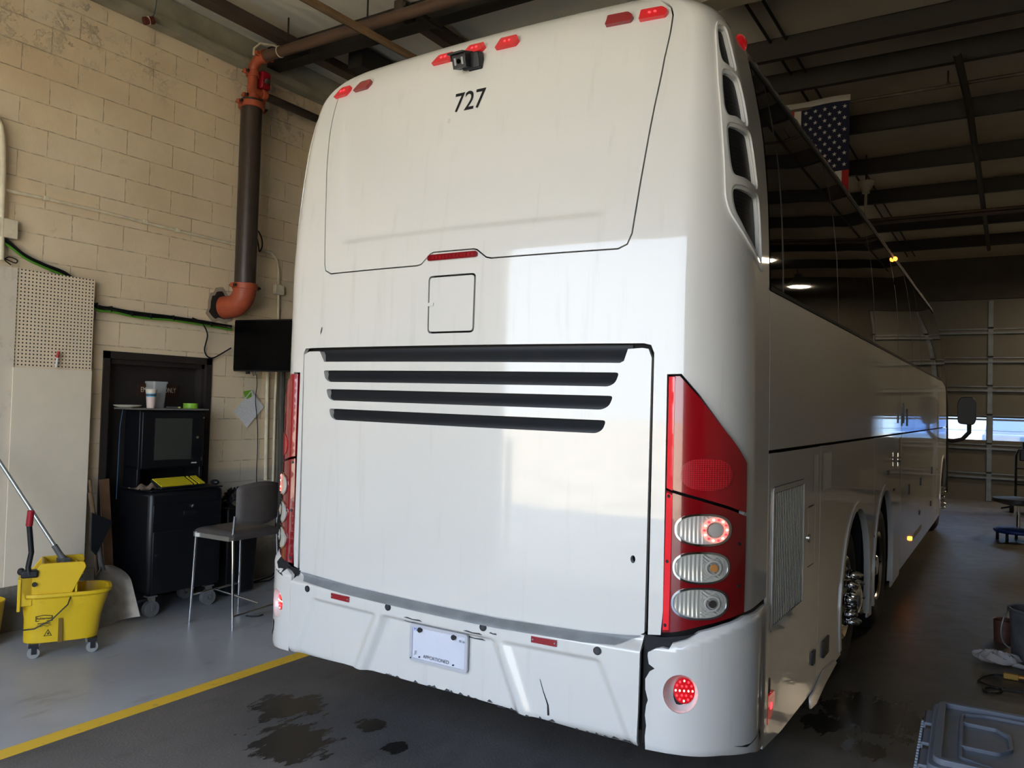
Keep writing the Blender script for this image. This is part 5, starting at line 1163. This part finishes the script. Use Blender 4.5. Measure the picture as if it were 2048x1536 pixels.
# pendant
pq = atY(1732, 372, 8.4); pn = thing('pendant_fixture', 'small white pendant cap with a thin rod hanging beyond the flag', 'fixture', (pq.x, pq.y, pq.z)); MB().lathe([(.10, .06), (.10, .02), (.05, -.06), (.05, -.10), (.0001, -.10)], 20).build('cap', mat('dull_white', rgb(170, 165, 150), .5), pn); MB().tube([(0, 0, -.08), (0, 0, -.42)], .018, 8).build('rod', MATS['dull_white'], pn); MB().tube([(0, 0, .05), (0, 0, ZC-pq.z)], .012, 6).build('stem', STEELD, pn)
# high bay lamps over the right hand bay (their reflections show in the coach windows)
LM = mat('lit_diffuser', (1, .95, .82, 1), .5, emit=(1, .80, .55, 1), estr=HB)
for i, (x, y) in enumerate(((4.2, 15.0), (4.1, 11.6))):
    hbt = thing('high_bay_lamp', 'lit high bay lamp over the right hand bay, %s of the two' % ['farther', 'nearer'][i], 'lamp', (x, y, 4.7), 0, 'high bay lamps')
    MB().lathe([(.26, 0), (.24, .08), (.10, .22), (.08, .30), (.0001, .30)], 28).tube([(0, 0, .3), (0, 0, ZC-4.7)], .012, 6).build('shade', mat('lamp_shade_grey', rgb(120, 120, 118), .4, metal=.5), hbt)
    MB().lathe([(.0001, -.002), (.21, -.002), (.21, .01), (.0001, .01)], 28).build('diffuser', LM, hbt)
# tote with lid
ZT = .45
q = [atZ(a, b, ZT) for a, b in ((1850, 1500), (1893, 1415))]
tt = thing('storage_tote', 'grey plastic storage tote with a ribbed lid at the lower right corner', 'tote', (2.22, .95, 0), math.radians(2))
GT = mat('tote_grey', rgb(98, 104, 114), .42, var=.12, vscale=8, coat=.15); GTD = mat('tote_grey_dark', rgb(70, 76, 86), .42, var=.12, vscale=8)
MB().box((0, 0, .21), (.56, .74, .42), taper=.82).build('tote_body', GTD, tt, bevel=.02)
lid = MB().prism(round_poly([(-.31, -.40), (.31, -.40), (.31, .40), (-.31, .40)], .05), .405, .44).build('lid', GT, tt, bevel=.006)
def ring_(o, i, z0, z1, name, m=GT, closed=True):
    n = len(o); mb = MB().add([(x, y, z1) for x, y in o]+[(x, y, z1) for x, y in i]+[(x, y, z0) for x, y in o]+[(x, y, z0) for x, y in i], [(k, (k+1) % n, n+(k+1) % n, n+k) for k in range(n)]+[(k, (k+1) % n, 2*n+(k+1) % n, 2*n+k) for k in range(n)]+[(n+k, n+(k+1) % n, 3*n+(k+1) % n, 3*n+k) for k in range(n)]); return mb.build(name, m, lid, bevel=.003)
R1 = round_poly([(-.29, -.37), (.29, -.37), (.29, .37), (-.29, .37)], .05); ring_(R1, grow(R1, -.03), .435, .462, 'lid_rim')
R2 = round_poly([(-.20, -.27), (-.10, -.31), (.15, -.31), (.21, -.2), (.21, .2), (.15, .31), (-.10, .31), (-.20, .27)], .02); ring_(R2, grow(R2, -.012), .435, .452, 'lid_rib')
R3 = round_poly([(-.20, -.15), (-.06, -.15), (-.01, -.08), (-.01, .08), (-.06, .15), (-.20, .15)], .015); ring_(R3, grow(R3, -.012), .435, .455, 'lid_rib')
for y in (-.25, 0, .25): MB().b2((-.345, y-.09, .40), (-.30, y+.09, .415)).b2((-.345, y-.09, .34), (-.335, y+.09, .415)).build('lid_clip', GT, tt, bevel=.004)
tk = MB()
for k in range(22): tk.box((-.352+.0, -.36+k*.034, .34), (.02, .016, .03))
tk.build('rope_edge', mat('tote_edge_light', rgb(150, 160, 172), .3), tt)
# pail on the floor, can, bag, plug
pb = thing('metal_pail', 'grey pail with a wire handle standing on the floor at the right edge', 'pail', (2.36, 4.15, 0)); MB().lathe([(.15, 0), (.165, .36), (.172, .365), (.172, .38), (.16, .38), (.155, .30), (.14, .02), (.0001, .02)], 32).build('pail_body', mat('pail_grey', rgb(96, 96, 100), .4, var=.3, vscale=9), pb)
MB().lathe([(.0001, .30), (.15, .30)], 24).build('contents', mat('pail_beige', rgb(176, 160, 140), .7), pb); MB().tube(smooth_path([(-.172, -.02, .35), (-.20, -.06, .30), (-.215, -.07, .20), (-.20, -.06, .12), (-.16, -.06, .08)]), .006, 8).tube(smooth_path([(-.172, -.02, .35), (-.17, -.10, .40), (-.10, -.16, .44), (.0, -.18, .45), (.10, -.16, .43), (.17, -.06, .36)]), .006, 8).build('bail_handle', mat('pail_wire', rgb(150, 148, 144), .4, metal=.6), pb)
cn = thing('rusty_can', 'small rusty brown can behind the grey pail', 'can', (2.16, 4.62, 0), .4); MB().lathe([(.07, 0), (.075, .17), (.08, .175), (.07, .17), (.065, .01), (.0001, .01)], 24).build('can_body', mat('rusty_tin', rgb(92, 58, 46), .55, var=.3, vscale=20), cn)
bg_ = thing('plastic_bag', 'crumpled clear plastic bag on the floor before the grey pail', 'bag', tuple(atZ(1994, 1326))); random.seed(6)
MB().grid(lambda u, v: (.15*math.cos(2*PI*u)*math.sin(PI*min(.98, v))*(1+.12*math.sin(u*31)), .10*math.sin(2*PI*u)*math.sin(PI*min(.98, v))*(1+.15*math.sin(u*23+v*9)), .06*(1-math.cos(PI*v))*.6*(1+.3*math.sin(u*37+v*17))), 44, 16).tube([(.10, -.03, .02), (.20, -.10, .02), (.30, -.18, .015)], [.02, .012, .02], 10).build('film', mat('clear_film', rgb(210, 205, 205), .22, alpha=.55, bump=1., bscale=35), bg_)
pc_ = thing('extension_cord', 'yellow plug with looped black cord on the floor above the tote', 'cord', tuple(atZ(2005, 1356)))
o0 = atZ(2005, 1356)
MB().tube(smooth_path([(0, 0, .02)]+[tuple(atZ(a, b)-o0+Vector((0, 0, .008))) for a, b in ((1985, 1352), (1965, 1356), (1957, 1363), (1975, 1372), (1995, 1378), (2005, 1384), (1990, 1388), (1972, 1385), (1968, 1379), (1985, 1377), (2008, 1381), (2040, 1386), (2075, 1392))]), .006, 8).build('cord', CBL, pc_)
MB().box((.05, .0, .022), (.09, .04, .04)).build('plug_body', mat('plug_yellow', rgb(170, 130, 50), .5), pc_, bevel=.006); MB().cyl((.09, .0, .024), (.15, .0, .024), .016).build('connector', mat('brass', rgb(170, 120, 60), .4, metal=.6), pc_); MB().cyl((.15, -.0, .035), (.19, 0, .035), .034).build('end_cap', BLACKP, pc_)
# rolling stool at the back
rs = thing('rolling_seat', 'black workshop seat on a blue round base with casters', 'stool', (2.30, 10.9, 0))
MB().lathe([(.0001, .12), (.30, .12), (.32, .14), (.32, .165), (.28, .19), (.0001, .20)], 32).build('blue_base', mat('blue_plastic', rgb(20, 52, 128), .4), rs)
for k in range(5):
    a = 2*PI*k/5+.4; x, y = .27*math.cos(a), .27*math.sin(a); f = MB().cyl((x, y, .06), (x, y, .13), .015).build('caster', BLACKP, rs); MB().cyl((x-.02, y, .06), (x+.02, y, .06), .06).build('caster_wheel', RUBBER, f)
MB().cyl((0, 0, .18), (0, 0, .40), .03).cyl((0, 0, .40), (0, 0, .55), .02).build('post', CHROME, rs); MB().lathe([(.0001, .52), (.20, .53), (.34, .57), (.33, .62), (.15, .64), (.0001, .64)], 28).tube([(-.1, -.05, .50), (-.22, -.08, .47)], .012, 8).build('seat', BLK, rs)
# hand truck with carton
ht = thing('hand_truck', 'black hand truck standing near the far sectional door', 'hand truck', (2.50, 14.9, 0))
MB().tube([(-.22, 0, .15), (-.22, .02, 1.1), (-.18, .02, 1.2), (.18, .02, 1.2), (.22, .02, 1.1), (.22, 0, .15)], .022, 10).cyl((-.22, .01, .55), (.22, .01, .55), .014).cyl((-.22, .01, .85), (.22, .01, .85), .014).build('frame', BLACKP, ht)
for x in (-.28, .28): MB().cyl((x-.035, .1, .16), (x+.035, .1, .16), .16, n=24).build('wheel', RUBBER, ht)
MB().box((0, -.10, .03), (.42, .22, .02)).build('toe_plate', BLACKP, ht)
mo_ = thing('motor_unit', 'black machine part resting on top of the hand truck frame', 'machine', (2.50, 14.62, 1.02)); MB().box((.02, 0, .10), (.38, .26, .22)).cyl((-.05, -.02, .2), (-.05, -.02, .34), .08).box((.12, 0, .25), (.14, .16, .12)).build('casing', BLACKP, mo_, bevel=.02)
ctn = thing('beige_carton', 'tilted beige carton leaning against the hand truck', 'box', (2.58, 14.5, .06)); MB().box((0, 0, .35), (.40, .30, .65), M=Matrix.Rotation(math.radians(22), 4, 'Y')).build('carton_body', mat('beige_plastic', rgb(118, 112, 98), .6), ctn, bevel=.01)
SKY, SUN, EXPO = 1.8, 9.5, 1.9
# ================================================================ light, world, camera
sc = bpy.context.scene
w = bpy.data.worlds.new('world'); sc.world = w; w.use_nodes = True; nt = w.node_tree; bg = nt.nodes['Background']
tc = nt.nodes.new('ShaderNodeTexCoord'); sepn = nt.nodes.new('ShaderNodeSeparateXYZ'); nt.links.new(tc.outputs['Generated'], sepn.inputs[0])
cr = nt.nodes.new('ShaderNodeValToRGB'); nt.links.new(sepn.outputs[2], cr.inputs[0])
cr.color_ramp.elements[0].position = 0.; cr.color_ramp.elements[0].color = (.82, .91, 1.0, 1); cr.color_ramp.elements[1].position = .7; cr.color_ramp.elements[1].color = (.36, .56, .98, 1)
nt.links.new(cr.outputs[0], bg.inputs[0]); bg.inputs[1].default_value = SKY
sun = bpy.data.lights.new('sun', 'SUN'); sun.energy = SUN; sun.angle = .009; sun.color = (1, .87, .66)
so = bpy.data.objects.new('sun', sun); COL.objects.link(so); so.rotation_euler = Vector((-.35, -.55, -.62)).to_track_quat('-Z', 'Y').to_euler()
pa = bpy.data.lights.new('door_portal', 'AREA'); pa.shape = 'RECTANGLE'; pa.size = OX1-OX0; pa.size_y = OZ; pa.energy = 1; pa.cycles.is_portal = True
po = bpy.data.objects.new('door_portal', pa); COL.objects.link(po); po.location = ((OX0+OX1)/2, YB-.21, OZ/2); po.rotation_euler = (PI/2, 0, 0)
po.rotation_euler = Vector((0, 1, 0)).to_track_quat('-Z', 'Z').to_euler()
cd = bpy.data.cameras.new('camera'); co = bpy.data.objects.new('camera', cd); COL.objects.link(co); sc.camera = co
right = Vector((_vx.x, _vy.x, _vz.x)); dn = Vector((_vx.y, _vy.y, _vz.y)); fw = Vector((_vx.z, _vy.z, _vz.z))
Mc = Matrix(((right.x, -dn.x, -fw.x), (right.y, -dn.y, -fw.y), (right.z, -dn.z, -fw.z))).to_4x4(); Mc.translation = CAM
co.matrix_world = Mc
cd.sensor_width = 36; cd.lens = FPX*36/2048; cd.clip_start = .02; cd.clip_end = 500
sc.view_settings.view_transform = 'Standard'; sc.view_settings.look = 'None'; sc.view_settings.gamma = 1; sc.view_settings.use_curve_mapping = False
sc.view_settings.exposure = EXPO
sc.cycles.max_bounces = 7; sc.cycles.caustics_reflective = False; sc.cycles.diffuse_bounces = 4; sc.cycles.glossy_bounces = 3; sc.cycles.transparent_max_bounces = 6; sc.cycles.transmission_bounces = 5; sc.cycles.use_adaptive_sampling = True; sc.cycles.adaptive_threshold = .06; sc.cycles.adaptive_min_samples = 20; sc.cycles.use_denoising = True; sc.cycles.sample_clamp_indirect = 6
